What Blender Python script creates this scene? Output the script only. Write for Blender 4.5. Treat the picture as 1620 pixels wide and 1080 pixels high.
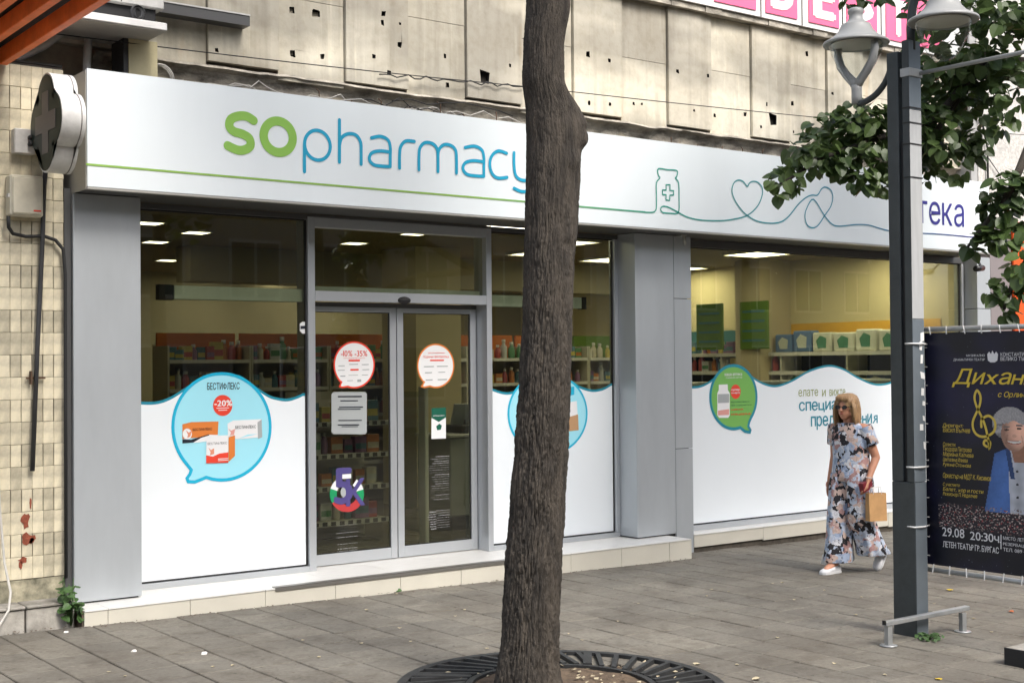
import bpy, bmesh, math, random
from mathutils import Vector, Matrix, noise
random.seed(7)
R_ = math.radians
for o in list(bpy.data.objects): bpy.data.objects.remove(o, do_unlink=True)
SC = bpy.context.scene
COL = SC.collection
# ------------------------------------------------------------------ camera
CAM = Vector((-3.0728, -8.9592, 1.75))
CR = Vector((0.80073, -0.59896, -0.00869)); CU = Vector((-0.00313, -0.01870, 0.99982)); CF = Vector((0.59902, 0.80056, 0.01685))
FPX = 2103.18
cam_d = bpy.data.cameras.new('camera'); cam_d.sensor_width = 36; cam_d.lens = FPX/1620*36
cam_d.clip_start = .1; cam_d.clip_end = 600
cam = bpy.data.objects.new('camera', cam_d); COL.objects.link(cam)
cam.matrix_world = Matrix(((CR.x, CU.x, -CF.x, CAM.x), (CR.y, CU.y, -CF.y, CAM.y), (CR.z, CU.z, -CF.z, CAM.z), (0, 0, 0, 1)))
SC.camera = cam
# ------------------------------------------------------------------ sky and sun (bright overcast)
SUN_EL, SUN_AZ = 48, 118      # elevation; azimuth measured from +X towards -Y
world = bpy.data.worlds.new('World'); SC.world = world; world.use_nodes = True
nt = world.node_tree; nt.nodes.clear()
sky = nt.nodes.new('ShaderNodeTexSky'); sky.sky_type = 'NISHITA'; sky.sun_disc = False
sky.sun_elevation = R_(SUN_EL); sky.sun_rotation = R_(150); sky.air_density = 1.0; sky.dust_density = 4.0; sky.ozone_density = 1.0
hs = nt.nodes.new('ShaderNodeHueSaturation'); hs.inputs['Saturation'].default_value = .72
bg = nt.nodes.new('ShaderNodeBackground'); bg.inputs['Strength'].default_value = .15
wo = nt.nodes.new('ShaderNodeOutputWorld')
nt.links.new(sky.outputs[0], hs.inputs['Color']); nt.links.new(hs.outputs[0], bg.inputs[0]); nt.links.new(bg.outputs[0], wo.inputs[0])
sd = bpy.data.lights.new('sun', 'SUN'); sd.energy = 1.4; sd.angle = R_(22); sd.color = (1, .975, .94)
sun = bpy.data.objects.new('sun', sd); COL.objects.link(sun)
_sd = Vector((.06, -.70, .80)).normalized()     # towards the sun: from the street side, to the right
sun.rotation_euler = _sd.to_track_quat('Z', 'Y').to_euler(); sun.location = (4, -12, 14)
sky.sun_rotation = math.atan2(_sd.x, _sd.y); sky.sun_elevation = math.asin(_sd.z)
SC.view_settings.view_transform = 'Standard'; SC.view_settings.look = 'None'
SC.view_settings.exposure = 1.07; SC.view_settings.gamma = 1.0; SC.view_settings.use_curve_mapping = False
SC.render.engine = 'CYCLES'
cy = SC.cycles
cy.use_denoising = True
try: cy.denoiser = 'OPENIMAGEDENOISE'
except Exception: pass
cy.max_bounces = 7; cy.diffuse_bounces = 3; cy.glossy_bounces = 3; cy.transmission_bounces = 6; cy.transparent_max_bounces = 12
cy.caustics_reflective = False; cy.caustics_refractive = False; cy.sample_clamp_indirect = 6
# ------------------------------------------------------------------ photo point -> point of the place on a known plane
def at(x, y, ax, v):
    d = CF + CR*((x-810)/FPX) - CU*((y-540)/FPX); k = 'xyz'.index(ax)
    return CAM + d*((v-CAM[k])/d[k])
SL = .0136
def gz(x): return -SL*max(-30, min(60, x))
def gnd(x, y):
    d = CF + CR*((x-810)/FPX) - CU*((y-540)/FPX)
    return CAM + d*((-SL*CAM.x-CAM.z)/(d.z+SL*d.x))
def xz(x, y, Y):
    p = at(x, y, 'y', Y); return (p.x, p.z)
def depth_pt(x, y, dep):
    return CAM + CF*dep + CR*((x-810)/FPX*dep) - CU*((y-540)/FPX*dep)
# ------------------------------------------------------------------ materials
MATS = {}
def lin(c):
    return tuple(((v/255)/12.92 if v/255 <= .04045 else ((v/255+.055)/1.055)**2.4) for v in c)
def mat(name, col, rough=.6, metal=0., var=.0, scale=6., bump=0., bscale=40., spec=.5, tint=None, rnd=0., stretch=(1,1,1), emit=0.):
    m = bpy.data.materials.new(name); m.use_nodes = True; MATS[name] = m
    t = m.node_tree; b = t.nodes['Principled BSDF']
    c4 = (*col, 1)
    b.inputs['Base Color'].default_value = c4; b.inputs['Roughness'].default_value = rough
    b.inputs['Metallic'].default_value = metal; b.inputs['Specular IOR Level'].default_value = spec
    N, L = t.nodes.new, t.links.new
    if emit: b.inputs['Emission Color'].default_value = c4; b.inputs['Emission Strength'].default_value = emit
    if var or bump or rnd:
        tc = N('ShaderNodeTexCoord'); mp = N('ShaderNodeMapping'); mp.inputs['Scale'].default_value = stretch
        L(tc.outputs['Object'], mp.inputs[0])
    if var or rnd:
        n = N('ShaderNodeTexNoise'); n.inputs['Scale'].default_value = scale; n.inputs['Detail'].default_value = 6; n.inputs['Roughness'].default_value = .62
        L(mp.outputs[0], n.inputs['Vector'])
        src = n.outputs['Fac']
        if rnd:
            oi = N('ShaderNodeObjectInfo'); sc_ = N('ShaderNodeMath'); sc_.operation = 'MULTIPLY_ADD'
            sc_.inputs[1].default_value = rnd; sc_.inputs[2].default_value = -rnd/2
            L(oi.outputs['Random'], sc_.inputs[0]); ad = N('ShaderNodeMath'); ad.operation = 'ADD'
            mu = N('ShaderNodeMath'); mu.operation = 'MULTIPLY_ADD'; mu.inputs[1].default_value = 1 if var else 0; mu.inputs[2].default_value = 0 if var else .5
            L(src, mu.inputs[0]); L(mu.outputs[0], ad.inputs[0]); L(sc_.outputs[0], ad.inputs[1]); src = ad.outputs[0]
        r = N('ShaderNodeValToRGB')
        t2 = tint or tuple(v*(1-var) for v in col)
        hi = tuple(min(1, v*(1+var*.6)) for v in col)
        r.color_ramp.elements[0].position = .3; r.color_ramp.elements[1].position = .7
        r.color_ramp.elements[0].color = (*t2, 1); r.color_ramp.elements[1].color = (*hi, 1)
        L(src, r.inputs[0]); L(r.outputs[0], b.inputs['Base Color'])
    if bump:
        n2 = N('ShaderNodeTexNoise'); n2.inputs['Scale'].default_value = bscale; n2.inputs['Detail'].default_value = 5
        L(mp.outputs[0], n2.inputs['Vector'])
        bp = N('ShaderNodeBump'); bp.inputs['Strength'].default_value = bump; bp.inputs['Distance'].default_value = .01
        L(n2.outputs['Fac'], bp.inputs['Height']); L(bp.outputs[0], b.inputs['Normal'])
    return m
def glass_mat(name, tint, ior=1.5, k=1.0, rough=.0):
    m = bpy.data.materials.new(name); m.use_nodes = True; MATS[name] = m
    t = m.node_tree; t.nodes.clear(); N, L = t.nodes.new, t.links.new
    o = N('ShaderNodeOutputMaterial'); mx = N('ShaderNodeMixShader'); tr = N('ShaderNodeBsdfTransparent'); gl = N('ShaderNodeBsdfGlossy')
    tr.inputs[0].default_value = (*tint, 1); gl.inputs['Roughness'].default_value = rough
    fr = N('ShaderNodeFresnel'); ge = N('ShaderNodeNewGeometry'); io = N('ShaderNodeMapRange'); io.inputs[3].default_value = ior; io.inputs[4].default_value = 1/ior
    L(ge.outputs['Backfacing'], io.inputs[0]); L(io.outputs[0], fr.inputs[0])
    mu = N('ShaderNodeMath'); mu.operation = 'MULTIPLY'; mu.inputs[1].default_value = k
    L(fr.outputs[0], mu.inputs[0]); L(mu.outputs[0], mx.inputs[0]); L(tr.outputs[0], mx.inputs[1]); L(gl.outputs[0], mx.inputs[2]); L(mx.outputs[0], o.inputs[0])
    return m
# ------------------------------------------------------------------ mesh builder
ORG = {}
class MB:
    def __init__(s): s.v = []; s.f = []; s.m = []; s.smooth = []; s.mi = 0; s.sm = False
    def add(s, vs, fs):
        k = len(s.v); s.v += [tuple(v) for v in vs]
        for f in fs: s.f.append(tuple(i+k for i in f)); s.m.append(s.mi); s.smooth.append(s.sm)
        return s
    def box(s, a, b, bev=0):
        x0, y0, z0 = a; x1, y1, z1 = b
        if bev <= 0:
            return s.add([(x0,y0,z0),(x1,y0,z0),(x1,y1,z0),(x0,y1,z0),(x0,y0,z1),(x1,y0,z1),(x1,y1,z1),(x0,y1,z1)],
                  [(3,2,1,0),(4,5,6,7),(0,1,5,4),(1,2,6,5),(2,3,7,6),(3,0,4,7)])
        w = bev; V = []
        def sgn(i): return (i & 1, i >> 1 & 1, i >> 2 & 1)
        lo, hi = (x0,y0,z0), (x1,y1,z1); idx = {}
        for c in range(8):
            sg = sgn(c)
            for ax in range(3):
                p = [hi[k] - w if sg[k] else lo[k] + w for k in range(3)]; p[ax] = hi[ax] if sg[ax] else lo[ax]
                idx[(c, ax)] = len(V); V.append(p)
        F = []
        def ordq(q, n):
            c = sum((Vector(V[i]) for i in q), Vector())/len(q)
            nn = (Vector(V[q[1]])-Vector(V[q[0]])).cross(Vector(V[q[2]])-Vector(V[q[1]]))
            return q if nn.dot(n) > 0 else q[::-1]
        ctr = Vector([(lo[k]+hi[k])/2 for k in range(3)])
        for ax in range(3):
            b1, b2 = [k for k in range(3) if k != ax]
            for sd_ in (0, 1):
                q = []
                for (u, v) in ((0,0),(1,0),(1,1),(0,1)):
                    c = (sd_ << ax) | (u << b1) | (v << b2); q.append(idx[(c, ax)])
                n = Vector((0,0,0)); n[ax] = 1 if sd_ else -1; F.append(ordq(q, n))
        for ax in range(3):
            b1, b2 = [k for k in range(3) if k != ax]
            for (u, v) in ((0,0),(1,0),(1,1),(0,1)):
                c0 = (u << b1) | (v << b2); c1 = c0 | (1 << ax)
                q = [idx[(c0,b1)], idx[(c1,b1)], idx[(c1,b2)], idx[(c0,b2)]]
                n = Vector((0,0,0)); n[b1] = 1 if u else -1; n[b2] = 1 if v else -1; F.append(ordq(q, n))
        for c in range(8):
            sg = sgn(c); q = [idx[(c,0)], idx[(c,1)], idx[(c,2)]]; F.append(ordq(q, Vector([1 if k else -1 for k in sg])))
        return s.add(V, F)
    def obox(s, c, ax, ay, az, hx, hy, hz):
        c = Vector(c); ax = Vector(ax).normalized(); ay = Vector(ay).normalized(); az = Vector(az).normalized()
        V = [c+ax*(hx*i)+ay*(hy*j)+az*(hz*k) for k in (-1,1) for j in (-1,1) for i in (-1,1)]
        return s.add(V, [(2,3,1,0),(4,5,7,6),(0,1,5,4),(1,3,7,5),(3,2,6,7),(2,0,4,6)])
    def bar(s, a, b, w, h=None, up=(0,0,1)):
        a = Vector(a); b = Vector(b); d = (b-a); l = d.length; d.normalize(); up = Vector(up)
        sd_ = d.cross(up)
        if sd_.length < 1e-4: sd_ = d.cross(Vector((0,1,0)))
        sd_.normalize(); u2 = sd_.cross(d)
        return s.obox((a+b)/2, d, sd_, u2, l/2, w/2, (h or w)/2)
    def tube(s, pts, r, n=8, caps=True):
        pts = [Vector(p) for p in pts]; k0 = len(s.v); rs = r if isinstance(r, (list, tuple)) else [r]*len(pts)
        ref = None; V = []; F = []
        for i, p in enumerate(pts):
            d = (pts[min(i+1, len(pts)-1)]-pts[max(i-1, 0)]).normalized()
            if ref is None:
                ref = Vector((0,0,1)) if abs(d.z) < .9 else Vector((1,0,0))
            u = (ref-d*ref.dot(d)).normalized(); w = d.cross(u); ref = u
            for j in range(n):
                a = 2*math.pi*j/n; V.append(p+(u*math.cos(a)+w*math.sin(a))*rs[i])
        for i in range(len(pts)-1):
            for j in range(n):
                F.append((i*n+j, i*n+(j+1) % n, (i+1)*n+(j+1) % n, (i+1)*n+j))
        if caps: F.append(tuple(range(n))[::-1]); F.append(tuple((len(pts)-1)*n+j for j in range(n)))
        sm = s.sm; s.sm = True; s.add(V, F); s.sm = sm; return s
    def lathe(s, c, prof, n=24, axis=(0,0,1), cap=True):
        c = Vector(c); ax = Vector(axis).normalized(); u = ax.orthogonal().normalized(); w = ax.cross(u); V = []; F = []
        for (r, h) in prof:
            for j in range(n):
                a = 2*math.pi*j/n; V.append(c+ax*h+(u*math.cos(a)+w*math.sin(a))*r)
        for i in range(len(prof)-1):
            for j in range(n): F.append((i*n+j, i*n+(j+1) % n, (i+1)*n+(j+1) % n, (i+1)*n+j))
        if cap:
            if prof[0][0] > 1e-4: F.append(tuple(range(n))[::-1])
            if prof[-1][0] > 1e-4: F.append(tuple((len(prof)-1)*n+j for j in range(n)))
        sm = s.sm; s.sm = True; s.add(V, F); s.sm = sm; return s
    def loft(s, rings, close=True, cap=True):
        n = len(rings[0]); V = [p for r in rings for p in r]; F = []
        for i in range(len(rings)-1):
            for j in range(n if close else n-1): F.append((i*n+j, i*n+(j+1) % n, (i+1)*n+(j+1) % n, (i+1)*n+j))
        if cap: F.append(tuple(range(n))[::-1]); F.append(tuple((len(rings)-1)*n+j for j in range(n)))
        return s.add(V, F)
    def ball(s, c, r, n=12, m=8):
        c = Vector(c); r = r if isinstance(r, (tuple, list)) else (r, r, r); V = []; F = []
        for i in range(m+1):
            t = math.pi*i/m
            for j in range(n):
                a = 2*math.pi*j/n
                V.append((c.x+r[0]*math.sin(t)*math.cos(a), c.y+r[1]*math.sin(t)*math.sin(a), c.z+r[2]*math.cos(t)))
        for i in range(m):
            for j in range(n): F.append((i*n+j, (i+1)*n+j, (i+1)*n+(j+1) % n, i*n+(j+1) % n))
        sm = s.sm; s.sm = True; s.add(V, F); s.sm = sm; return s
    def mesh(s, name, mats, org=(0,0,0)):
        me = bpy.data.meshes.new(name); o = Vector(org)
        me.from_pydata([tuple(Vector(v)-o) for v in s.v], [], s.f)
        for m in (mats if isinstance(mats, (list, tuple)) else [mats]): me.materials.append(MATS[m] if isinstance(m, str) else m)
        me.polygons.foreach_set('material_index', s.m); me.polygons.foreach_set('use_smooth', s.smooth)
        me.update(); return me
    def build(s, name, mats, parent=None, kind=None, label=None):
        org = ORG.get(parent.name, (0,0,0)) if parent else (0,0,0)
        o = bpy.data.objects.new(name, s.mesh(name, mats, org)); COL.objects.link(o)
        if parent: o.parent = parent
        ORG[o.name] = org
        if kind: o['kind'] = kind
        if label: o['label'] = label
        return o
def thing(name, label, cat, loc=(0,0,0), group=None):
    o = bpy.data.objects.new(name, None); COL.objects.link(o); o.location = loc; o.empty_display_size = .1
    ORG[o.name] = tuple(loc); o['label'] = label; o['category'] = cat
    if group: o['group'] = group
    return o
def tag(o, label, cat, group=None):
    o['label'] = label; o['category'] = cat
    if group: o['group'] = group
    return o
def link(name, me, parent=None, loc=(0,0,0), rot=(0,0,0), scale=(1,1,1)):
    o = bpy.data.objects.new(name, me); COL.objects.link(o); o.parent = parent
    org = Vector(ORG.get(parent.name, (0,0,0))) if parent else Vector((0,0,0))
    o.location = Vector(loc)-org; o.rotation_euler = rot; o.scale = scale; ORG[o.name] = tuple(loc); return o
# ------------------------------------------------------------------ flat print on a plane: frame = (origin, u, v, normal)
def frm(axis, v):
    if axis == 'y': return (Vector((0, v, 0)), Vector((1,0,0)), Vector((0,0,1)), Vector((0,-1,0)))
    if axis == 'x': return (Vector((v, 0, 0)), Vector((0,-1,0)), Vector((0,0,1)), Vector((-1,0,0)))
def fp(fr, u, v, off=0): return fr[0]+fr[1]*u+fr[2]*v+fr[3]*off
def smooth_line(pts, closed=False, k=6):
    P = [Vector((p[0], p[1])) for p in pts]; n = len(P); out = []
    for i in range(n if closed else n-1):
        p0 = P[(i-1) % n] if closed or i > 0 else P[0]; p1 = P[i]; p2 = P[(i+1) % n]; p3 = P[(i+2) % n] if closed or i+2 < n else P[-1]
        for j in range(k):
            t = j/k
            out.append(.5*((2*p1)+(p2-p0)*t+(2*p0-5*p1+4*p2-p3)*t*t+(3*p1-p0-3*p2+p3)*t**3))
    if not closed: out.append(P[-1])
    return [(p.x, p.y) for p in out]
def ribbon(mb, fr, pts, w, closed=False, off=0., caps=True):
    P = [Vector((p[0], p[1])) for p in pts]; n = len(P); A = []; B = []
    for i in range(n):
        a = P[(i-1) % n] if closed or i > 0 else None; b = P[(i+1) % n] if closed or i < n-1 else None
        d1 = (P[i]-a).normalized() if a is not None else None; d2 = (b-P[i]).normalized() if b is not None else None
        d = (d1+d2) if d1 and d2 else (d1 or d2)
        if d.length < 1e-6: d = d1 or d2
        d.normalize(); nn = Vector((-d.y, d.x)); s_ = 1
        if d1 and d2: s_ = 1/max(.45, nn.dot(Vector((-d1.y, d1.x))))
        A.append(P[i]+nn*w/2*s_); B.append(P[i]-nn*w/2*s_)
    V = [fp(fr, p.x, p.y, off) for p in A]+[fp(fr, p.x, p.y, off) for p in B]; F = []
    for i in range(n if closed else n-1):
        j = (i+1) % n; F.append((i, n+i, n+j, j))
    mb.add(V, F)
    if caps and not closed:
        for p, q in ((P[0], P[1]), (P[-1], P[-2])):
            d = (p-q).normalized(); nn = Vector((-d.y, d.x))
            pts2 = [p+(nn*math.cos(a)+d*math.sin(a))*w/2 for a in [math.pi*k/8 for k in range(9)]]
            mb.add([fp(fr, z.x, z.y, off) for z in pts2], [tuple(range(9))])
def poly(mb, fr, pts, off=0.):
    # triangulated flat polygon
    V = [Vector((p[0], p[1], 0)) for p in pts]
    from mathutils.geometry import tessellate_polygon
    T = tessellate_polygon([V]); mb.add([fp(fr, v.x, v.y, off) for v in V], [tuple(t) for t in T])
def ell(c, rx, ry, n=40, a0=0, a1=2*math.pi):
    return [(c[0]+rx*math.cos(a0+(a1-a0)*i/n), c[1]+ry*math.sin(a0+(a1-a0)*i/n)) for i in range(n)]
TXT = {}
def raw_glyph(ch):
    if ch in TXT: return TXT[ch]
    c = bpy.data.curves.new('t', 'FONT'); c.body = ch; c.resolution_u = 3
    o = bpy.data.objects.new('t', c); COL.objects.link(o); bpy.context.view_layer.update()
    me = bpy.data.meshes.new_from_object(o.evaluated_get(bpy.context.evaluated_depsgraph_get()))
    V = [(v.co.x, v.co.y) for v in me.vertices]; F = [tuple(p.vertices) for p in me.polygons]
    bpy.data.objects.remove(o); bpy.data.meshes.remove(me); bpy.data.curves.remove(c)
    x0 = min((v[0] for v in V), default=0); V = [(v[0]-x0, v[1]) for v in V]
    TXT[ch] = (V, F); return V, F
def rects(*R):
    V = []; F = []
    for (x0, y0, x1, y1) in R: k = len(V); V += [(x0,y0),(x1,y0),(x1,y1),(x0,y1)]; F.append((k,k+1,k+2,k+3))
    return V, F
def glyph(ch):
    """letters whose outlines the built-in font cannot fill are drawn here"""
    if ('g', ch) in TXT: return TXT[('g', ch)]
    H = max(v[1] for v in raw_glyph('H')[0]); h = max(v[1] for v in raw_glyph('x')[0]); w = .085
    def scaled(c, sy, sx=1., dx=0., dy=0., flip=False):
        V, F = raw_glyph(c); W = max(v[0] for v in V)
        V2 = [((W-v[0] if flip else v[0])*sx+dx, v[1]*sy+dy) for v in V]; return V2, [f[::-1] for f in F] if flip else F
    up = ch.isupper(); T = H if up else h
    if ch == 'н': r = rects((0,0,w,h),(.34,0,.34+w,h),(w,h*.44,.34,h*.44+w*.9))
    elif ch in 'яЯ': r = scaled('R', T/H, .92 if not up else 1, flip=True)
    elif ch == 'А': r = raw_glyph('A')
    elif ch == 'Р': r = raw_glyph('P')
    elif ch == 'Х': r = raw_glyph('X')
    elif ch == 'х': r = raw_glyph('x')
    elif ch in 'ъЪ': r = rects((.11,0,.11+w,T),(0,T-w*.9,.11,T),(.11+w,T*.52,.40,T*.52+w*.85),(.11+w,0,.40,w*.85),(.40,.02,.40+w,T*.52+w*.7))
    elif ch in 'юЮ':
        V, F = rects((0,0,w,T),(w,T*.46,.18,T*.46+w*.85)); V2, F2 = scaled('O' if up else 'o', 1, .9, .18); r = (V+V2, F+[tuple(i+len(V) for i in f) for f in F2])
    elif ch in 'Фф':
        V, F = rects((.31,T*.86,.31+w,T),(.31,T*.19,.31+w,T*.81),(.31,0,.31+w,T*.14)); V2, F2 = scaled('O', .70*T/H, 1.0, 0, T*.15); r = (V+V2, F+[tuple(i+len(V) for i in f) for f in F2])
    elif ch in 'цЦ': r = rects((0,0,w,T),(.36,0,.36+w,T),(w,0,.36,w*.9),(.36+w,0,.50,w*.9),(.43,-.13,.50,0))
    elif ch in 'щЩ': r = rects((0,0,w,T),(.27,0,.27+w,T),(.54,0,.54+w,T),(w,0,.27,w*.9),(.27+w,0,.54,w*.9),(.54+w,0,.69,w*.9),(.62,-.13,.69,0))
    else: r = raw_glyph(ch)
    TXT[('g', ch)] = r; return r
def text_pts(s, bold=0., sp=1., shear=0.):
    V = []; F = []; pen = 0
    for ch in s:
        if ch == ' ': pen += .26; continue
        gv, gf = glyph(ch); k = len(V)
        V += [(v[0]+pen+v[1]*shear, v[1]) for v in gv]; F += [tuple(i+k for i in f) for f in gf]
        pen += max((v[0] for v in gv), default=.2)+.075*sp
    return V, F
def text(mb, fr, s, u0, v0, u1, v1, off=0., bold=0., sp=1., shear=0., capbox=False):
    V, F = text_pts(s, 0., sp, shear)
    if not V: return
    x0 = min(v[0] for v in V); x1 = max(v[0] for v in V); y0 = min(v[1] for v in V); y1 = max(v[1] for v in V)
    if capbox: y0 = 0
    reps = ((0, 0),) if bold <= 0 else ((-bold, 0), (bold, 0), (0, bold*.6), (0, -bold*.6))
    for k, (bx_, by_) in enumerate(reps):
        mb.add([fp(fr, u0+(v[0]+bx_-x0)/(x1-x0)*(u1-u0), v0+(v[1]+by_-y0)/(y1-y0)*(v1-v0), off+k*.0002) for v in V], F)
def ptext(mb, Y, s, a, b, off=.0, axis='y', **k):
    """text between the photo points a (lower left) and b (upper right) on plane axis=Y"""
    p = at(*a, axis, Y); q = at(*b, axis, Y); fr = frm(axis, Y)
    if axis == 'y': text(mb, fr, s, p.x, p.z, q.x, q.z, off, **k)
    else: text(mb, fr, s, -p.y, p.z, -q.y, at(a[0], b[1], axis, Y).z, off, **k)
# ================================================================== materials shared
mat('dirt', (.095,.080,.062), .95, var=.4, scale=14, bump=.5, bscale=60)
def paver_mat(nm):
    m = mat(nm, (.18,.165,.14), .88, bump=.35, bscale=120); t = m.node_tree; N, L = t.nodes.new, t.links.new; b = t.nodes['Principled BSDF']; ge = N('ShaderNodeNewGeometry'); oi = N('ShaderNodeObjectInfo')
    def nz(sc, det, r=.6):
        n = N('ShaderNodeTexNoise'); n.inputs['Scale'].default_value = sc; n.inputs['Detail'].default_value = det; n.inputs['Roughness'].default_value = r; L(ge.outputs['Position'], n.inputs['Vector']); return n.outputs['Fac']
    def rp(src, p0, c0, p1, c1):
        r = N('ShaderNodeValToRGB'); e = r.color_ramp.elements; e[0].position = p0; e[0].color = (*c0, 1); e[1].position = p1; e[1].color = (*c1, 1); L(src, r.inputs[0]); return r.outputs[0]
    def mul(a, b2): x = N('ShaderNodeMixRGB'); x.blend_type = 'MULTIPLY'; x.inputs[0].default_value = 1; L(a, x.inputs[1]); L(b2, x.inputs[2]); return x.outputs[0]
    base = rp(nz(38, 6, .7), .3, (.143,.131,.108), .7, (.218,.204,.174))
    stain = rp(nz(1.3, 5), .36, (.72,.70,.68), .62, (1.04,1.04,1.03)); blot = rp(nz(7, 4), .34, (.78,.76,.74), .5, (1,1,1)); gum = rp(nz(21, 1, .4), .70, (1,1,1), .745, (.62,.61,.60))
    rn_ = rp(oi.outputs['Random'], 0, (.88,.88,.88), 1, (1.08,1.07,1.05))
    L(mul(mul(mul(mul(base, stain), blot), gum), rn_), b.inputs['Base Color'])
paver_mat('paver'); 
mat('soil', (.12,.085,.055), .98, var=.5, scale=18, bump=.9, bscale=45)
mat('cream_tile_step', (.63,.60,.51), .35, var=.06, scale=3, rnd=.1)
mat('white_tread', (.74,.73,.69), .3, var=.08, scale=8, stretch=(1,6,1))
mat('alu', (.56,.585,.61), .36, metal=.55, var=.05, scale=2)
mat('alu_panel', (.48,.51,.53), .42, metal=.35, var=.07, scale=2.2, stretch=(2,2,.5))
mat('alu_dark', (.10,.10,.10), .45, metal=.3)
mat('gasket', (.012,.012,.013), .6)
mat('sign_white', (.78,.84,.86), .33, var=.022, scale=1.1, stretch=(2.5,1,.35))
mat('vinyl_white', (.85,.90,.93), .4, var=.015, scale=1)
glass_mat('shop_glass', (.73,.74,.65), 1.5, 1.8)
# ================================================================== ground and pavement
g = MB(); XS = [-120,-60,-30,0,15,30,60,120]; YS = [-120,-40,-15,-6,0,8,40,120]
for x in XS:
    for y in YS: g.v.append((x, y, gz(x)-.014))
n = len(YS)
for i in range(len(XS)-1):
    for j in range(n-1): g.f.append((i*n+j, (i+1)*n+j, (i+1)*n+j+1, i*n+j+1)); g.m.append(0); g.smooth.append(False)
pave = g.build('pavement', 'dirt', kind='structure'); pave['label'] = 'grey concrete paver pavement in front of the pharmacy'
GC = Vector((1.50, -3.27, 0)); GR = .90
tiles = []
T = .3
def px_of(p):
    d = Vector(p)-CAM; z = d.dot(CF)
    return (810+FPX*d.dot(CR)/z, 540-FPX*d.dot(CU)/z, z) if z > .3 else (-9e9, 0, z)
rt = random.Random(3)
for i in range(-14, 55):
    x0 = .05+T*i; ph = rt.uniform(-.04, .04)+(.15 if i % 2 else 0)*0
    for j in range(0, 44):
        y1 = .31-j*T+ph
        cx_, cy_ = x0+T/2, y1-T/2
        if 0 < cx_ < 5.7 and y1 > .12: continue
        if cy_ > .28 and cx_ > 0: continue
        if cx_ < 0.02 and cy_ > .0: continue
        if (Vector((cx_, cy_))-Vector((GC.x, GC.y))).length < GR-.24: continue
        a = px_of((cx_, cy_, gz(cx_)))
        inf = -40 < a[0] < 1660 and 0 < a[1] < 1110
        tiles.append((0 if inf else 1, a[2], cx_, cy_))
tiles.sort()
def tile_geo(mb, cx_, cy_, w, l, dz=0, tx=0, ty=0):
    h = .05; b = .006
    for q in (0,):
        def z(x, y): return gz(cx_)+dz+(x*(-SL+tx))+y*ty
        xo, yo = w/2, l/2; xi, yi = xo-b, yo-b
        V = []
        for (x, y, d) in ((-xo,-yo,-h),(xo,-yo,-h),(xo,yo,-h),(-xo,yo,-h),(-xo,-yo,-b),(xo,-yo,-b),(xo,yo,-b),(-xo,yo,-b),(-xi,-yi,0),(xi,-yi,0),(xi,yi,0),(-xi,yi,0)):
            V.append((cx_+x, cy_+y, z(x, y)+d))
        mb.add(V, [(0,1,5,4),(1,2,6,5),(2,3,7,6),(3,0,4,7),(4,5,9,8),(5,6,10,9),(6,7,11,10),(7,4,8,11),(8,9,10,11)])
tm = MB(); w = .291; h = .05; b = .005
xo = w/2; xi = xo-b; yo = .1478; yi = yo-.0035
tm.add([(-xo,-yo,-h),(xo,-yo,-h),(xo,yo,-h),(-xo,yo,-h),(-xo,-yo,-b),(xo,-yo,-b),(xo,yo,-b),(-xo,yo,-b),(-xi,-yi,0),(xi,-yi,0),(xi,yi,0),(-xi,yi,0)],
       [(0,1,5,4),(1,2,6,5),(2,3,7,6),(3,0,4,7),(4,5,9,8),(5,6,10,9),(6,7,11,10),(7,4,8,11),(8,9,10,11)])
tmesh = tm.mesh('paving_slab', 'paver')
rest = MB()
for k, (_, _, x, y) in enumerate(tiles):
    if k < 300:
        link('paving_slab', tmesh, pave, (x, y, gz(x)+rt.uniform(-.002, .002)), (rt.uniform(-.005,.005), SL+rt.uniform(-.005,.005), 0), (rt.uniform(.99,1.0), rt.uniform(.992,1.0), 1))
    else:
        tile_geo(rest, x, y, .291, .2955, rt.uniform(-.002,.002), rt.uniform(-.004,.004), rt.uniform(-.004,.004))
paver_mat('paver_far')
rest.build('paving_slabs', 'paver_far', pave, kind='stuff')
# ================================================================== step in front of the shop
YF = -.02                      # face of the sign
step = thing('entrance_step', 'long low cream tiled step running along the pharmacy front', 'step', (2.8, .3, 0))
JX = [0, .164, .758, 1.342, 1.93, 2.513, 3.093, 3.67, 4.25, 4.832, 5.419, 5.69]
ZT = .108
for a, b_ in zip(JX[:-1], JX[1:]):
    zb = gz(b_)-.03
    MB().box((a+.0015, .0, zb), (b_-.0015, .018, ZT-.013), .0015).build('riser_tile', 'cream_tile_step', step)
    MB().box((a+.0015, -.006, ZT-.011), (b_-.0015, .80 if b_ < 5.5 else .5, ZT), .0015).build('tread_tile', 'white_tread', step)
MB().box((.004, .022, -.2), (5.686, .8, ZT-.014)).build('step_core', 'dirt', step)
mat('strip_grey', (.22,.21,.19), .4, metal=.5)
MB().box((1.42, -.011, ZT-.022), (4.0, -.0075, ZT+.004)).box((1.42, -.011, ZT+.002), (4.0, .05, ZT+.006)).build('edge_strip', 'strip_grey', step)
MB().box((5.692, .004, -.2), (5.705, .48, ZT-.002)).build('end_tile', 'cream_tile_step', step)
# dark stained side of the step
mat('step_side', (.13,.09,.065), .8, var=.5, scale=12)
MB().box((-.012, .01, -.03), (-.002, .6, ZT-.006)).build('side_tile', 'step_side', step)
# ================================================================== shopfront
shop = thing('pharmacy_shopfront', 'glazed pharmacy shopfront with aluminium frames, grey pillars and sliding doors', 'shopfront', (5.3, .55, .1))
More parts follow.
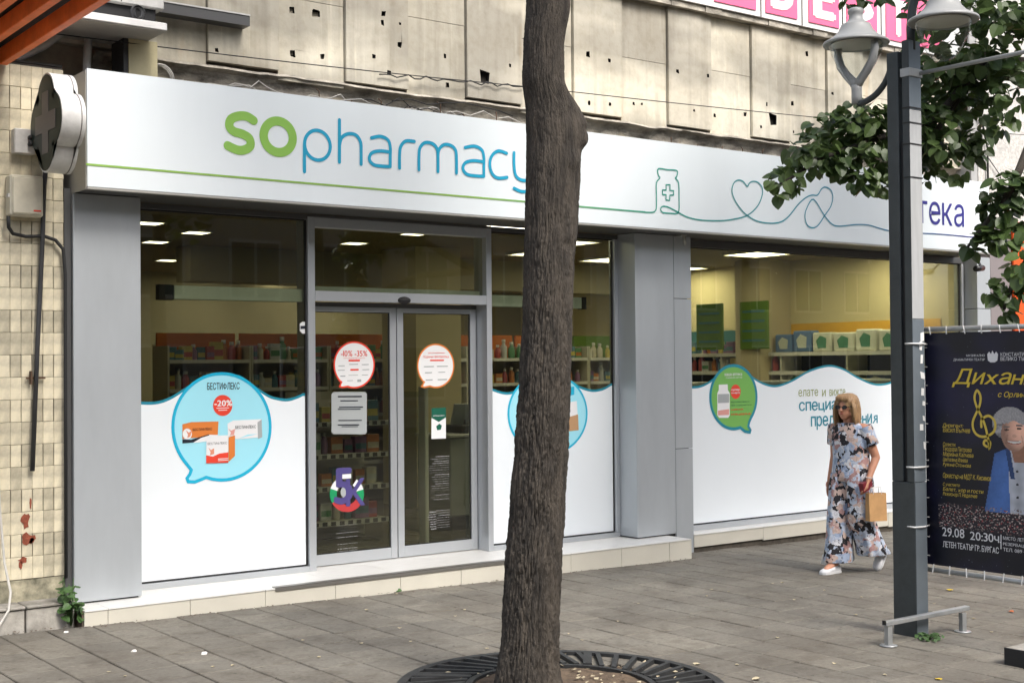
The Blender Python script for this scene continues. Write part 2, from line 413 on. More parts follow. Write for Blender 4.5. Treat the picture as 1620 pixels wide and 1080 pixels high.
# pillars
def panel(x0, x1, y0, y1, z0, z1, m='alu_panel', nm='pillar_panel'):
    return MB().box((x0, y0, z0), (x1, y1, z1), .003).build(nm, m, shop)
panel(.022, .507, .265, .70, ZT+.012, 2.966)
panel(5.30, 5.795, .30, .62, ZT+.012, 2.966)
for z0, z1 in ((-.14, .92), (.926, 2.36), (2.366, 2.966)):
    panel(5.801, 6.03, .302, .62, z0, z1)
MB().box((.05,.29,.0),(.49,.69,ZT+.012)).build('pillar_core','gasket',shop)
MB().box((5.33,.32,.0),(5.99,.6,2.9)).build('pillar_core','gasket',shop)
# frames of the windows and door
YW = .54
def fbox(x0, x1, z0, z1, y0=YW, y1=.62, m='alu', nm='window_frame'):
    return MB().box((x0, y0, z0), (x1, y1, z1), .002).build(nm, m, shop)
fbox(2.000, 2.062, ZT, 2.945, y1=.735, nm='mullion'); fbox(3.762, 3.817, ZT, 2.945, y1=.735, nm='mullion')
fbox(.508, 1.998, ZT, .150); fbox(3.819, 5.298, ZT, .150)
fbox(.508, 1.998, 2.925, 2.965, m='alu_dark'); fbox(3.819, 5.298, 2.925, 2.965, m='alu_dark'); fbox(2.0, 3.817, 2.9465, 2.966, y0=.535, m='alu_dark')  # top frames take the dark aluminium: the fascia's shade put into colour
fbox(2.064, 3.760, 2.865, 2.944, m='alu')                       # head of the transom light
fbox(2.064, 3.760, 2.272, 2.352, nm='transom_bar')
fbox(5.255, 5.299, .152, 2.923, nm='window_frame')
# gaskets
def gask(x0, x1, z0, z1, y=.568): MB().box((x0, y, z0), (x1, y+.02, z1)).build('gasket', 'gasket', shop)
gask(.508, 1.992, .1505, .160); gask(3.822, 5.25, .1505, .160); gask(1.986, 1.9985, .161, 2.92); gask(.508,1.985,2.912,2.924); gask(3.822,5.25,2.912,2.924); gask(5.245,5.2545,.161,2.91)
# panes
def pane(x0, x1, z0, z1, y=.580, nm='window_pane'):
    return MB().box((x0, y, z0), (x1, y+.006, z1)).build(nm, 'shop_glass', shop)
pane(.508, 1.985, .161, 2.911); pane(3.818, 5.244, .161, 2.911); pane(2.066, 3.758, 2.354, 2.863, y=.60)
# sliding doors
def door(x0, x1, nm):
    d = MB().box((x0, .700, ZT+.006), (x0+.062, .742, 2.235), .002).box((x1-.062, .700, ZT+.006), (x1, .742, 2.235), .002)\
        .box((x0+.0625, .701, ZT+.006), (x1-.0625, .741, .205), .002).box((x0+.0625, .701, 2.195), (x1-.0625, .741, 2.235), .002).build('sliding_door', 'alu', shop)
    MB().box((x0+.0625, .716, .2055), (x1-.0625, .724, 2.1945)).build('door_pane', 'shop_glass', d)
    MB().box((x0+.063, .712, .2055), (x0+.070, .7155, 2.1945)).box((x1-.070, .712, .2055), (x1-.063, .7155, 2.1945)).box((x0+.071,.712,2.187),(x1-.071,.7155,2.1945)).box((x0+.071,.712,.2055),(x1-.071,.7155,.213)).build('gasket', 'gasket', d)
    return d
d1 = door(2.085, 2.923, 'a'); d2 = door(2.932, 3.757, 'b')
MB().box((2.063, .70, 2.237), (3.760, .80, 2.2715)).build('door_header', 'alu_dark', shop)
# door sensor
s_ = MB(); c = at(641, 475, 'y', .52); s_.ball((c.x, .535, c.z), (.062, .035, .032), 16, 10); s_.build('door_sensor', 'gasket', shop)
# right-hand display window, set on its own ledge
YR = .50
for a, b_ in ((6.032, 7.0), (7.003, 8.0), (8.003, 9.0), (9.003, 10.0), (10.003, 10.75)):
    MB().box((a, .30, gz(a)-.0+.045), (b_, .318, .078), .0015).build('ledge_tile', 'cream_tile_step', shop)
    MB().box((a, .294, .080), (b_, YR+.05, .092), .0015).build('ledge_top', 'white_tread', shop)
MB().box((6.03, .325, -.16), (10.75, .6, .078)).build('ledge_core', 'dirt', shop)
def rbox(x0, x1, z0, z1, m='alu', y0=YR-.03, y1=YR+.05): return MB().box((x0, y0, z0), (x1, y1, z1), .002).build('window_frame', m, shop)
rbox(6.031, 10.70, .093, .145); rbox(6.031, 10.70, 2.89, 2.965, 'alu_dark'); rbox(10.66, 10.70, .146, 2.889, 'alu')  # top bar in the darker aluminium carries the fascia's shade as colour
MB().box((6.031, YR-.004, .1455), (10.66, YR+.018, .156)).box((6.031, YR-.004, 2.88), (10.66, YR+.018, 2.8895)).box((10.648, YR-.004, .157), (10.6595, YR+.018, 2.879)).build('gasket', 'gasket', shop)
for a, b_ in ((6.031, 7.46), (7.466, 8.98), (8.986, 10.645)):
    MB().box((a, YR, .157), (b_, YR+.006, 2.879)).build('window_pane', 'shop_glass', shop)
# end pillar beyond the window
for z0, z1 in ((-.2, .9), (.906, 1.7), (1.706, 2.35), (2.356, 2.963)):
    MB().box((10.72, .30, z0), (10.985, .62, z1), .003).build('pillar_panel', 'alu_panel', shop)
mat('camera_black', (.01,.01,.01), .35)
MB().tube([(10.40, .10, 2.80), (10.62, .16, 2.82)], .035, 12).bar((10.6, .16, 2.82), (10.66, .25, 2.93), .02).build('security_camera', 'camera_black', shop)
# small lamp bracket at the grey pillar top
mat('bracket', (.45,.45,.42), .4, metal=.4)
p = at(1074, 378, 'y', .29)
MB().box((p.x-.05, .2, p.z+.02), (p.x+.02, .30, p.z+.06)).tube([(p.x+.02, .24, p.z+.03), (p.x+.03, .24, p.z-.06)], .016, 8).build('bracket', 'bracket', shop)
# ================================================================== sign above the shopfront
sign = thing('shop_sign', 'long white fascia sign with green and blue pharmacy lettering and teal line drawing', 'shop sign', (5.25, .2, 2.97))
SX0, SX1, SZ0, SZ1 = .024, 10.50, 2.968, 3.785
cuts = [SX0, SX1]
for a, b_ in zip(cuts[:-1], cuts[1:]):
    MB().box((a+.0008, YF, SZ0+.012), (b_-.0008, YF+.03, SZ1), .0008).build('sign_panel', 'sign_white', sign)
mat('sign_trim', (.42,.41,.38), .45, metal=.3)
MB().box((SX0+.002, YF+.002, SZ0-.004), (SX1-.002, YF+.06, SZ0+.010)).build('bottom_trim', 'sign_trim', sign)
MB().box((SX0-.006, YF+.012, SZ0-.006), (SX0-.001, .58, SZ1-.01)).build('side_trim', 'sign_trim', sign)
MB().box((SX1+.001, YF+.012, SZ0-.006), (SX1+.006, .58, SZ1-.01)).build('side_trim', 'sign_trim', sign)
MB().box((SX0, YF+.062, SZ0+.002), (SX1, .56, SZ1-.02)).build('sign_box', 'alu_dark', sign)
FS = frm('y', YF)
mat('logo_green', lin((139,188,84)), .4); mat('logo_blue', lin((28,160,196)), .4); mat('logo_navy', lin((45,40,130)), .4)
def PS(pts, Y=YF): return [xz(x, y, Y) for x, y in pts]
def z3(pts, ox, oy, s): return [(ox+x/s, oy+y/s) for x, y in pts]
lg = MB()
S1 = z3([(1203,573),(1170,553),(1130,552),(1095,568),(1088,600),(1110,625),(1150,637),(1182,658),(1188,690),(1165,710),(1128,713),(1080,692)], 0, 0, 3)
ribbon(lg, FS, smooth_line(PS(S1), k=5), .066, off=.0035)
oc = PS([(1320/3, 650/3)])[0]; ox = PS([(1251/3, 650/3), (1389/3, 650/3)]); oz = PS([(440, 192), (440, 241.5)])
ribbon(lg, FS, ell(oc, (ox[1][0]-ox[0][0])/2, (oz[0][1]-oz[1][1])/2, 40), .068, closed=True, off=.0035)
lg.build('lettering', 'logo_green', sign, label='bold green letters so')
lb = MB(); WB = .027; LO = [.0035]
def st(z, ox, oy, s=3., k=5): LO[0] += .00025; ribbon(lb, FS, smooth_line(PS(z3(z, ox, oy, s)), k=k), WB, off=LO[0])
# p h a r m a c y
pc = PS([(1506/3, 690/3)])[0]; pr = PS([(1444/3, 690/3), (1566/3, 690/3)]); pz = PS([(502, 206.5), (502, 253.5)])
ribbon(lb, FS, ell(pc, (pr[1][0]-pr[0][0])/2, (pz[0][1]-pz[1][1])/2, 36), WB, closed=True, off=.0035)
st([(1444,690),(1444,750),(1444,815)], 0, 0)
st([(-10,570),(-10,665),(-10,770)], 540, 0)
st([(-10,690),(0,655),(30,636),(68,642),(90,675),(93,720),(93,780)], 540, 0)
for dx, dy in ((0,0),(444,46)):
    st([(142+dx,655+dy),(185+dx,648+dy),(220+dx,665+dy),(231+dx,700+dy),(231+dx,750+dy),(231+dx,791+dy)], 540, 0)
    st([(231+dx,791+dy),(190+dx,789+dy),(152+dx,782+dy),(132+dx,757+dy),(142+dx,728+dy),(180+dx,717+dy),(231+dx,723+dy)], 540, 0)
st([(275,798),(275,735),(281,695),(305,670),(345,672)], 540, 0)
st([(367,806),(367,740),(372,702),(395,678),(430,682),(452,705),(457,745),(457,815)], 540, 0)
st([(457,745),(462,710),(487,687),(520,692),(541,715),(545,760),(545,822)], 540, 0)
st([(783,728),(745,717),(715,737),(703,775),(712,820),(740,845),(785,842)], 540, 0)
st([(818,725),(818,780),(825,830),(848,853),(885,857),(915,850)], 540, 0)
st([(925,738),(925,850),(915,895),(885,908),(850,908),(818,894)], 540, 0)
lb.build('lettering', 'logo_blue', sign, label='slim blue letters pharmacy')
# the one-line drawing, running from green to teal to navy
m = mat('line_gradient', (.2,.4,.2), .4); t_ = m.node_tree; tc = t_.nodes.new('ShaderNodeTexCoord'); sx = t_.nodes.new('ShaderNodeSeparateXYZ'); rp = t_.nodes.new('ShaderNodeValToRGB')
mr = t_.nodes.new('ShaderNodeMapRange'); mr.inputs[1].default_value = .02-5.25; mr.inputs[2].default_value = 10.5-5.25
t_.links.new(tc.outputs['Object'], sx.inputs[0]); t_.links.new(sx.outputs[0], mr.inputs[0]); t_.links.new(mr.outputs[0], rp.inputs[0]); t_.links.new(rp.outputs[0], t_.nodes['Principled BSDF'].inputs['Base Color'])
e = rp.color_ramp.elements; e[0].position = .30; e[0].color = (*lin((139,180,80)), 1); e[1].position = .95; e[1].color = (*lin((40,40,120)), 1)
x_ = e.new(.50); x_.color = (*lin((50,150,130)), 1); x_ = e.new(.72); x_.color = (*lin((30,140,165)), 1)
ln = MB()
pts = PS([(137,260),(480,289.5),(830,319),(915,326.7)])+[]
ribbon(ln, FS, pts+PS([(1020,335.6)]), .0145, off=.0035)
draw = [(0,348),(50,348),(68,335),(73,310),(73,240),(73,160),(95,128),(85,110),(85,70),(145,76),(205,82),(203,120),(195,130),(215,160),(218,245),(218,330),(205,355),(160,354),(115,350),(100,330),(110,312),(140,312),(180,330),(215,350),(270,378),(350,397),(480,402),(570,392),(655,368),(720,310),(750,240),(750,190),(725,158),(695,150),(670,160),(655,182),(630,152),(600,142),(570,160),(557,210),(575,270),(620,335),(660,372),(720,405),(800,418),(870,410),(920,375),(980,300),(1030,255),(1070,238),(1105,238),(1130,200),(1155,187),(1190,205),(1203,250),(1190,310),(1150,370),(1110,430),(1075,448),(1040,430),(1025,380),(1035,325),(1080,265),(1150,370),(1200,425),(1250,437),(1350,427),(1430,430),(1500,450),(1575,468),(1700,479),(1900,489),(2150,512)]
ribbon(ln, FS, smooth_line(PS(z3(draw, 1020, 250, 4.05)), k=4), .0125, off=.004)
cr = [(135,172),(160,172),(160,208),(183,210),(183,238),(160,238),(158,272),(135,270),(135,236),(112,234),(112,205),(135,206)]
ribbon(ln, FS, PS(z3(cr, 1020, 250, 4.05)), .0115, closed=True, off=.004)
ln.build('line_drawing', 'line_gradient', sign)
nv = MB(); ptext(nv, YF, 'аптека', (1411, 349.5), (1524.5, 324), off=.0035, bold=-.004)
nv.build('lettering', 'logo_navy', sign, label='navy letters at the far end of the sign')
# ================================================================== prints stuck on the window panes
mat('v_teal', lin((32,138,160)), .4); mat('v_cyan', lin((26,178,215)), .4); mat('v_lightblue', lin((165,230,245)), .4); mat('v_red', lin((233,72,52)), .4)
mat('v_white', (.86,.86,.86), .4); mat('v_black', lin((35,40,50)), .4); mat('v_orange', lin((224,130,60)), .4); mat('v_green', lin((122,184,92)), .4)
mat('v_olive', lin((150,160,95)), .4); mat('v_pink', lin((225,160,150)), .4); mat('v_grey', lin((170,175,175)), .5); mat('v_skin', lin((225,150,120)), .4)
mat('v_dgreen', lin((25,95,75)), .4); mat('v_purple', lin((82,74,132)), .4); mat('v_flagred', lin((185,60,62)), .4); mat('v_flaggreen', lin((30,150,95)), .4); mat('v_brown', lin((190,150,110)), .4)
def film(wave, x0, x1, zb, Y, nm='window_film', lab=None, edge=.022):
    fr = frm('y', Y); m = MB(); m2 = MB()
    top = smooth_line(PS(wave, Y), k=5); top = [p for p in top if x0 <= p[0] <= x1]
    top = [(x0, top[0][1])]+top+[(x1, top[-1][1])]
    V = []; F = []
    for i, p in enumerate(top): V += [fp(fr, p[0], zb), fp(fr, p[0], p[1]-edge*.6)]
    for i in range(len(top)-1): F.append((2*i, 2*i+2, 2*i+3, 2*i+1))
    m.add(V, F); o = m.build(nm, 'vinyl_white', shop, label=lab)
    V = []; F = []
    for i, p in enumerate(top): V += [fp(fr, p[0], p[1]-edge*.6), fp(fr, p[0], p[1]+edge*.4)]
    for i in range(len(top)-1): F.append((2*i, 2*i+2, 2*i+3, 2*i+1))
    m2.add(V, F); m2.build('wave_edge', 'v_teal', o)
    return o
def flat(par, nm, m, Y, pts, off, sm=False):
    mb = MB(); P = PS(pts, Y); P = smooth_line(P, True, 4) if sm else P
    poly(mb, frm('y', Y), P, off); return mb.build(nm, m, par)
def bubble(par, c, rx, ry, tail, Y, fill, edge, w, label):
    # speech-bubble outline from photo points; tail given as photo points replacing the arc near it
    pts = []
    for i in range(64):
        a = 2*math.pi*i/64; p = (c[0]+rx*math.cos(a), c[1]-ry*math.sin(a))
        pts.append((a, p))
    a0, a1, tp = tail
    out = []; done = False
    for a, p in pts:
        if a0 < a < a1:
            if not done: out += tp; done = True
            continue
        out.append(p)
    W = PS(out, Y); mb = MB(); poly(mb, frm('y', Y), W, .002); b = mb.build('speech_bubble', fill, par, label=label)
    mb = MB(); ribbon(mb, frm('y', Y), W, w, closed=True, off=.003); mb.build('bubble_outline', edge, b)
    return b
VY = .577
f1 = film([(200,634),(228,637),(250,636),(272,628),(300,610),(322,597),(350,591),(380,596),(405,613),(425,626),(440,630.5),(455,632),(472,627),(489,618),(500,612)], .509, 1.984, .163, VY, lab='white window film with wavy teal top edge')
b1 = bubble(f1, (350.3,674.9), 77, 84, (R_(222), R_(258), [(302.5,743),(300,750),(295.5,756),(297.5,761.5),(308,762),(318,758),(326,754.5)]), VY, 'v_lightblue', 'v_cyan', .024, 'light blue speech bubble with printed medicine boxes')
tx = MB(); ptext(tx, VY, 'БЕСТИФЛЕКС', (327.5,616.5), (378.5,604.5), off=.004, bold=.012, sp=1.6); tx.build('print', 'v_black', b1)
flat(b1, 'print', 'v_red', VY, ell((352,641), 15.3, 16.6, 28), .004)
tx = MB(); ptext(tx, VY, '-20%', (339,642.5), (366.5,632.5), off=.005, bold=.03, sp=1.2)
for yy, hw in ((645.2, 10), (648.6, 7)): poly(tx, frm('y', VY), PS([(352-hw,yy+.8),(352+hw,yy),(352+hw,yy-1),(352-hw,yy-.3)], VY), .005)
tx.build('print', 'v_white', b1)
def S7(pts): return z3(pts, 220, 570, 4.911)
# left box
flat(b1, 'print', 'v_orange', VY, S7([(335,495),(405,478),(615,473),(610,578),(500,592),(335,610)]), .004)
flat(b1, 'print', 'v_white', VY, S7([(420,640),(450,600),(540,575),(612,578),(610,610),(520,628)]), .0045)
flat(b1, 'print', 'v_black', VY, S7([(335,612),(400,615),(480,590),(540,574),(545,580),(480,600),(420,636),(335,643)]), .005)
flat(b1, 'print', 'v_white', VY, S7(ell((372,570),36,42,20)), .0055)
flat(b1, 'print', 'v_skin', VY, S7([(360,540),(385,560),(410,540),(395,590),(372,600),(378,575)]), .006)
# right box
flat(b1, 'print', 'v_white', VY, S7([(685,490),(730,465),(950,455),(950,595),(760,612),(690,590)]), .004)
flat(b1, 'print', 'v_pink', VY, S7([(690,525),(712,545),(745,530),(735,580),(700,590),(712,560)]), .0045)
flat(b1, 'print', 'v_grey', VY, S7([(918,480),(950,457),(955,595),(922,608)]), .0045)
flat(b1, 'print', 'v_lightblue', VY, S7([(760,612),(840,575),(920,570),(830,590)]), .0045)
# front box
flat(b1, 'print', 'v_white', VY, S7([(520,605),(545,584),(745,578),(690,590),(690,790),(518,795)]), .007)
flat(b1, 'print', 'v_orange', VY, S7([(692,596),(742,580),(742,740),(692,785)]), .0075)
flat(b1, 'print', 'v_red', VY, S7([(518,735),(570,745),(620,722),(690,712),(690,793),(518,797)]), .0075)
flat(b1, 'print', 'v_skin', VY, S7([(535,675),(555,695),(580,680),(580,725),(548,735),(552,710)]), .0075)
tx = MB()
for a, b_ in (((415,545),(565,520)), ((745,530),(905,500)), ((530,655),(680,630))):
    A, B = S7([a])[0], S7([b_])[0]; ptext(tx, VY, 'БЕСТИФЛЕКС', A, B, off=.008, sp=1.5)
tx.build('print', 'v_black', b1)
tx = MB()
for yy in (762, 775): poly(tx, frm('y', VY), PS(S7([(610,yy+4),(690,yy),(690,yy-5),(610,yy-1)]), VY), .0085)
tx.build('print', 'v_white', b1)
# film on the pane behind the tree trunk
f2 = film([(770,612),(782,617),(798,621.5),(812,620),(826,612),(845,598),(868,590),(890,596),(905,604),(920,613),(938,617.5),(955,614.5),(970,606),(990,598)], 3.819, 5.243, .163, VY, lab='white window film partly hidden by the tree trunk')
b2 = bubble(f2, (866,654), 62, 64, (R_(222), R_(258), [(828,706),(822,715),(832,718),(846,714)]), VY, 'v_lightblue', 'v_cyan', .020, 'blue speech bubble partly hidden by the tree trunk')
flat(b2, 'print', 'v_white', VY, [(870,640),(912,634),(914,662),(870,668)], .004)
flat(b2, 'print', 'v_brown', VY, [(870,668),(914,655),(915,680),(870,685)], .0045)
flat(b2, 'print', 'v_cyan', VY, [(885,615),(908,611),(908,624),(885,628)], .004)
# film on the big right-hand window
VR = YR-.003
wv = z3([(0,757),(40,757),(85,752),(130,730),(180,690),(235,665),(290,680),(350,722),(400,745),(450,750),(520,725),(600,680),(690,655),(760,670),(830,710),(900,740),(950,743),(1000,730),(1060,700),(1120,680),(1190,690),(1260,722),(1320,740),(1380,730),(1450,700)], 1080, 360, 3)
f3 = film(wv, 6.033, 10.645, .159, VR, lab='wide white window film with offer text')
b3 = bubble(f3, (1160,628), 36.5, 50, (R_(285), R_(318), [(1171,676),(1178,682),(1186,683.5),(1187,680),(1183.5,674),(1185,667)]), VR, 'v_green', 'v_teal', .030, 'green speech bubble with a printed white bottle')
Z6 = lambda p: z3(p, 1080, 360, 3)
flat(b3, 'print', 'v_white', VR, Z6([(170,745),(212,743),(213,770),(222,785),(222,890),(215,902),(172,902),(163,890),(163,785),(170,770)]), .004)
flat(b3, 'print', 'v_grey', VR, Z6([(166,790),(219,788),(219,830),(166,832)]), .0045)
flat(b3, 'print', 'v_pink', VR, Z6([(166,868),(219,860),(219,888),(166,890)]), .0045)
flat(b3, 'print', 'v_red', VR, Z6(ell((250,778),24,34,24)), .004)
tx = MB()
for a, b_, s in (((198,703),(280,690),'ваша аптека'), ((204,716),(280,708),'грижата')): ptext(tx, VR, s, Z6([a])[0], Z6([b_])[0], off=.0045, bold=.01)
for a, b_, s in (((230,776),(268,765),'супер'), ((230,790),(270,780),'оферта')): ptext(tx, VR, s, Z6([a])[0], Z6([b_])[0], off=.0055, bold=.02)
tx.build('print', 'v_white', b3)
tx = MB()
for a, b_, s in (((228,832),(315,822),'мултивитамини'), ((228,846),(325,836),'120 таблетки')): ptext(tx, VR, s, Z6([a])[0], Z6([b_])[0], off=.0045)
tx.build('print', 'v_dgreen', b3)
tx = MB()
for a, b_, s in (((228,868),(285,857),'цена'), ((228,892),(320,878),'специална')): ptext(tx, VR, s, Z6([a])[0], Z6([b_])[0], off=.0045, bold=.006)
tx.build('print', 'v_red', b3)
for s__, a, b_ in (('елате', (1263,627), (1294,615.5)), ('и', (1300.5,626.5), (1306,616)), ('вижте', (1312,626.2), (1337,615))):
    tx = MB(); ptext(tx, VR, s__, a, b_, off=.002); tx.build('lettering', 'v_olive', f3)
for s__, a, b_ in (('специални', (1264,653), (1352,632.5)), ('предложения', (1283,680), (1388,653.5))):
    tx = MB(); ptext(tx, VR, s__, a, b_, off=.002, bold=.012); tx.build('lettering', 'v_teal', f3)
# door stickers
DY = .7155
def sticker(c, rx, ry, tail, edge, label, par):
    b = bubble(par, c, rx, ry, tail, DY, 'v_white', edge, .014, label); return b
s1 = sticker((560,577), 31.5, 36, (R_(225), R_(258), [(540,604),(537,611),(541,612.5),(550,611)]), 'v_red', 'round white sticker with red edge and percent offer', d1)
tx = MB(); ptext(tx, DY, '-10% -35%', (539,563.5), (580.5,554.5), off=.004, bold=.008, sp=1.3); ptext(tx, DY, 'на избрани продукти', (543,567.5), (577,565.2), off=.004)
poly(tx, frm('y', DY), PS([(551,571.5),(569,571.3),(569,568.6),(551,568.8)], DY), .004); poly(tx, frm('y', DY), PS([(554,586),(567,585.8),(567,583.2),(554,583.4)], DY), .004)
tx.build('print', 'v_red', s1)
def dots(par, rows, m):
    tx = MB()
    for (x0, x1, y, h) in rows: poly(tx, frm('y', DY), PS([(x0,y+h),(x1,y+h-.3),(x1,y-.3),(x0,y)], DY), .004)
    tx.build('print', m, par)
dots(s1, [(535,545,578,1.2),(552,566,575.5,1.3),(572,583,576,1.2),(534,545,585,1.2),(573,584,584,1.2),(538,546,594,1.6),(551,566,593,.8),(572,582,592.5,1),(549,558,601.5,1),(565,571,600,4)], 'v_grey')
s2 = sticker((689,578.5), 28.5, 34, (R_(225), R_(258), [(671,604),(667,611),(671,612.5),(680,610.5)]), 'v_orange', 'round white sticker with orange edge on the right door', d2)
tx = MB(); ptext(tx, DY, 'ПОДАРЪК ПРИ ПОКУПКА', (669,567), (710,562.5), off=.004); ptext(tx, DY, 'до изчерпване', (677,559.5), (703,557.2), off=.004)
poly(tx, frm('y', DY), PS([(680,571),(702,570.8),(702,568.6),(680,568.8)], DY), .004); tx.build('print', 'v_red', s2)
dots(s2, [(670,686,579,1.6),(691,708,578.5,1.6),(672,683,588.5,1.8),(693,704,588,1.2),(673,684,600,1.8),(692,707,599.5,1.6)], 'v_grey')
def DZ(p): return z3(p, 490, 460, 2.4533)
flat(d1, 'notice_sheet', 'v_grey', DY, DZ([(92,392),(215,392),(221,400),(221,548),(215,556),(92,555),(84,548),(84,400)]), .002)
dots(d1, [(534,572,626,2.2),(538,566,633,1.6),(536,574,643,1.8),(534,570,646.5,1.4),(535,572,664,1.6),(534,568,671,1.8),(540,566,674,1.2)], 'v_black')
# round club emblem: purple letter in a white, green and red ring
em = bpy.data.objects.new('emblem', None); COL.objects.link(em); em.parent = d1; ORG[em.name] = ORG[d1.name]
def ring(c, r0, r1, a0, a1, m, off=.002):
    mb = MB(); A = ell(c, r1, r1*1.05, 20, R_(a0), R_(a1)); B = ell(c, r0, r0*1.05, 20, R_(a0), R_(a1))[::-1]
    poly(mb, frm('y', DY), PS(A+B, DY), off); mb.build('emblem_print', m, em)
EC = (548.5, 781)
ring(EC, 16, 27, -80+100, 160, 'v_flagred'); ring(EC, 16, 27, 150, 200, 'v_flaggreen', .0024); ring(EC, 16, 27, 195, 235, 'v_white', .0022)
ring(EC, 16, 27, -15, 25, 'v_flaggreen', .0024); ring(EC, 16, 27, -55, -10, 'v_white', .0022)
tx = MB(); ptext(tx, DY, '5', (530,797), (556,740), off=.0035, bold=.03); ptext(tx, DY, 'К', (548,800), (576,756), off=.004, bold=.02); tx.build('emblem_print', 'v_purple', em)
ring((548.5,778), 0.01, 10, 0, 360, 'v_grey', .003)
flat(em, 'emblem_print', 'v_white', DY, [(541,750),(555,749),(555,756),(541,757)], .005)
# small print lines (white) low on both doors
rw = random.Random(4); tx = MB()
words = ['работно време', 'понеделник', 'вторник - петък', 'събота и неделя', 'телефон', 'управител', 'лиценз', 'магистър фармацевт', 'град бургас']
def lines(mb, x, y0, n, dy, wmin, wmax, slope, center=True):
    for i in range(n):
        w_ = rw.uniform(wmin, wmax); y = y0+i*dy; xa = x-w_/2 if center else x-w_
        ptext(mb, DY, rw.choice(words), (xa, y+1.9), (xa+w_, y-.6+slope*w_*0), off=.002)
lines(tx, 550, 825, 5, 4, 24, 36, 0); lines(tx, 549, 848, 1, 4, 34, 35, 0); lines(tx, 549, 855, 7, 3.7, 20, 34, 0)
tx.build('print', 'v_white', d1)
tx = MB(); lines(tx, 710, 721, 20, 3.55, 20, 33, 0, False); lines(tx, 690, 809, 8, 3.8, 8, 14, 0, False); lines(tx, 711, 806, 8, 3.8, 18, 22, 0, False)
tx.build('print', 'v_white', d2)
# green and white information card
flat(d2, 'information_card', 'v_white', DY, DZ([(472,455),(528,452),(528,572),(472,574)]), .002)
flat(d2, 'card_print', 'v_dgreen', DY, DZ([(472,455),(528,452),(528,490),(500,508),(472,492)]), .003)
flat(d2, 'card_print', 'v_dgreen', DY, DZ([(490,525),(502,515),(512,522),(508,538),(494,540)]), .003)
tx = MB(); ptext(tx, DY, 'еЗдраве', DZ([(478,488)])[0], DZ([(522,480)])[0], off=.004); tx.build('card_print', 'v_white', d2)
# little round sticker on the left pane edge
sb = flat(shop, 'round_sticker', 'v_white', VY, [(474,512),(478,509),(484,509),(487.5,513),(487.5,522),(484,527.5),(478,527.5),(474,523)], .003)
flat(sb, 'sticker_print', 'v_black', VY, [(475,515.5),(487,515),(487,520),(475,520.5)], .0045)
# ================================================================== inside the pharmacy
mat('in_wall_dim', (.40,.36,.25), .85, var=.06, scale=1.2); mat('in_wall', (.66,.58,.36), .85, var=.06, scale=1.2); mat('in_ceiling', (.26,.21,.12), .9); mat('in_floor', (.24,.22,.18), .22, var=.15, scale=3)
mat('shelf_white', (.62,.60,.52), .5); mat('shelf_dark', (.06,.055,.05), .7); mat('in_orange', (.62,.17,.025), .6); mat('in_green', (.10,.19,.02), .6); mat('in_yellow', (.75,.42,.03), .6); mat('in_beige', (.55,.48,.33), .8); mat('in_teal', (.04,.16,.19), .6)
mat('lamp_panel', (1,.93,.74), .5, emit=5.0); mat('lamp_panel_bright', (1,.92,.68), .5, emit=12.0); mat('lamp_frame', (.6,.58,.5), .5)
IX0, IX1, IY0, IY1, IZ0, IZ1 = -.1, 10.86, .80, 9.4, .095, 3.12
def srf(nm, a, b_, m, lab):
    o = MB().box(a, b_).build(nm, m, kind='structure'); o['label'] = lab; return o
srf('interior_floor', (IX0, IY0, IZ0-.1), (IX1, IY1, IZ0), 'in_floor', 'brown grey glossy floor inside the pharmacy')
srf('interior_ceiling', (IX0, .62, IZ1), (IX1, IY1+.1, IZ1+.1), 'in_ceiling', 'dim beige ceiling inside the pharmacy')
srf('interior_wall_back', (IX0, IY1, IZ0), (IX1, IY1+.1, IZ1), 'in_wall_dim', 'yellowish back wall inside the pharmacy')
srf('interior_wall_side', (IX1, .62, IZ0), (IX1+.1, IY1, IZ1), 'in_wall', 'yellowish side wall behind the right window')
srf('interior_wall_left', (IX0-.1, .72, IZ0), (IX0, IY1, IZ1), 'in_wall', 'left side wall inside the pharmacy')
srf('interior_column', (5.24, 4.0, IZ0), (5.87, 4.75, IZ1), 'in_wall', 'square column standing inside the pharmacy')
srf('interior_column', (10.25, 3.3, IZ0), (10.855, 3.75, IZ1), 'in_beige', 'column beside the green panels behind the right window')
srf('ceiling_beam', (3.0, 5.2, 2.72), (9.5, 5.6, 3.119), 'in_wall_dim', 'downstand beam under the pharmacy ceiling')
# lit ceiling panels
def lit(x, y, lab, m='lamp_panel'):
    t = thing('ceiling_light', lab, 'ceiling light', (x, y, IZ1), 'lit ceiling panels inside the pharmacy')
    MB().box((x-.31, y-.31, IZ1-.03), (x-.292, y+.31, IZ1-.001)).box((x+.292, y-.31, IZ1-.03), (x+.31, y+.31, IZ1-.001)).box((x-.2915, y-.31, IZ1-.03), (x+.2915, y-.292, IZ1-.001)).box((x-.2915, y+.292, IZ1-.03), (x+.2915, y+.31, IZ1-.001)).build('frame', 'lamp_frame', t)
    MB().box((x-.29, y-.29, IZ1-.022), (x+.29, y+.29, IZ1-.004)).build('diffuser', m, t)
for x, y in ((4.9,6.2),(6.1,6.3),(4.84,8.4),(6.3,2.6),(7.0,3.9),(6.6,7.4),(6.9,8.6),(8.4,4.2),(8.5,6.4),(4.75,1.55),(9.40,2.55),(10.2,1.5),(10.3,4.9)):  # the panel closest to the doors is added to brighten the service counter
    lit(x, y, 'square lit ceiling panel inside the pharmacy', 'lamp_panel_bright' if x > 9 else 'lamp_panel')
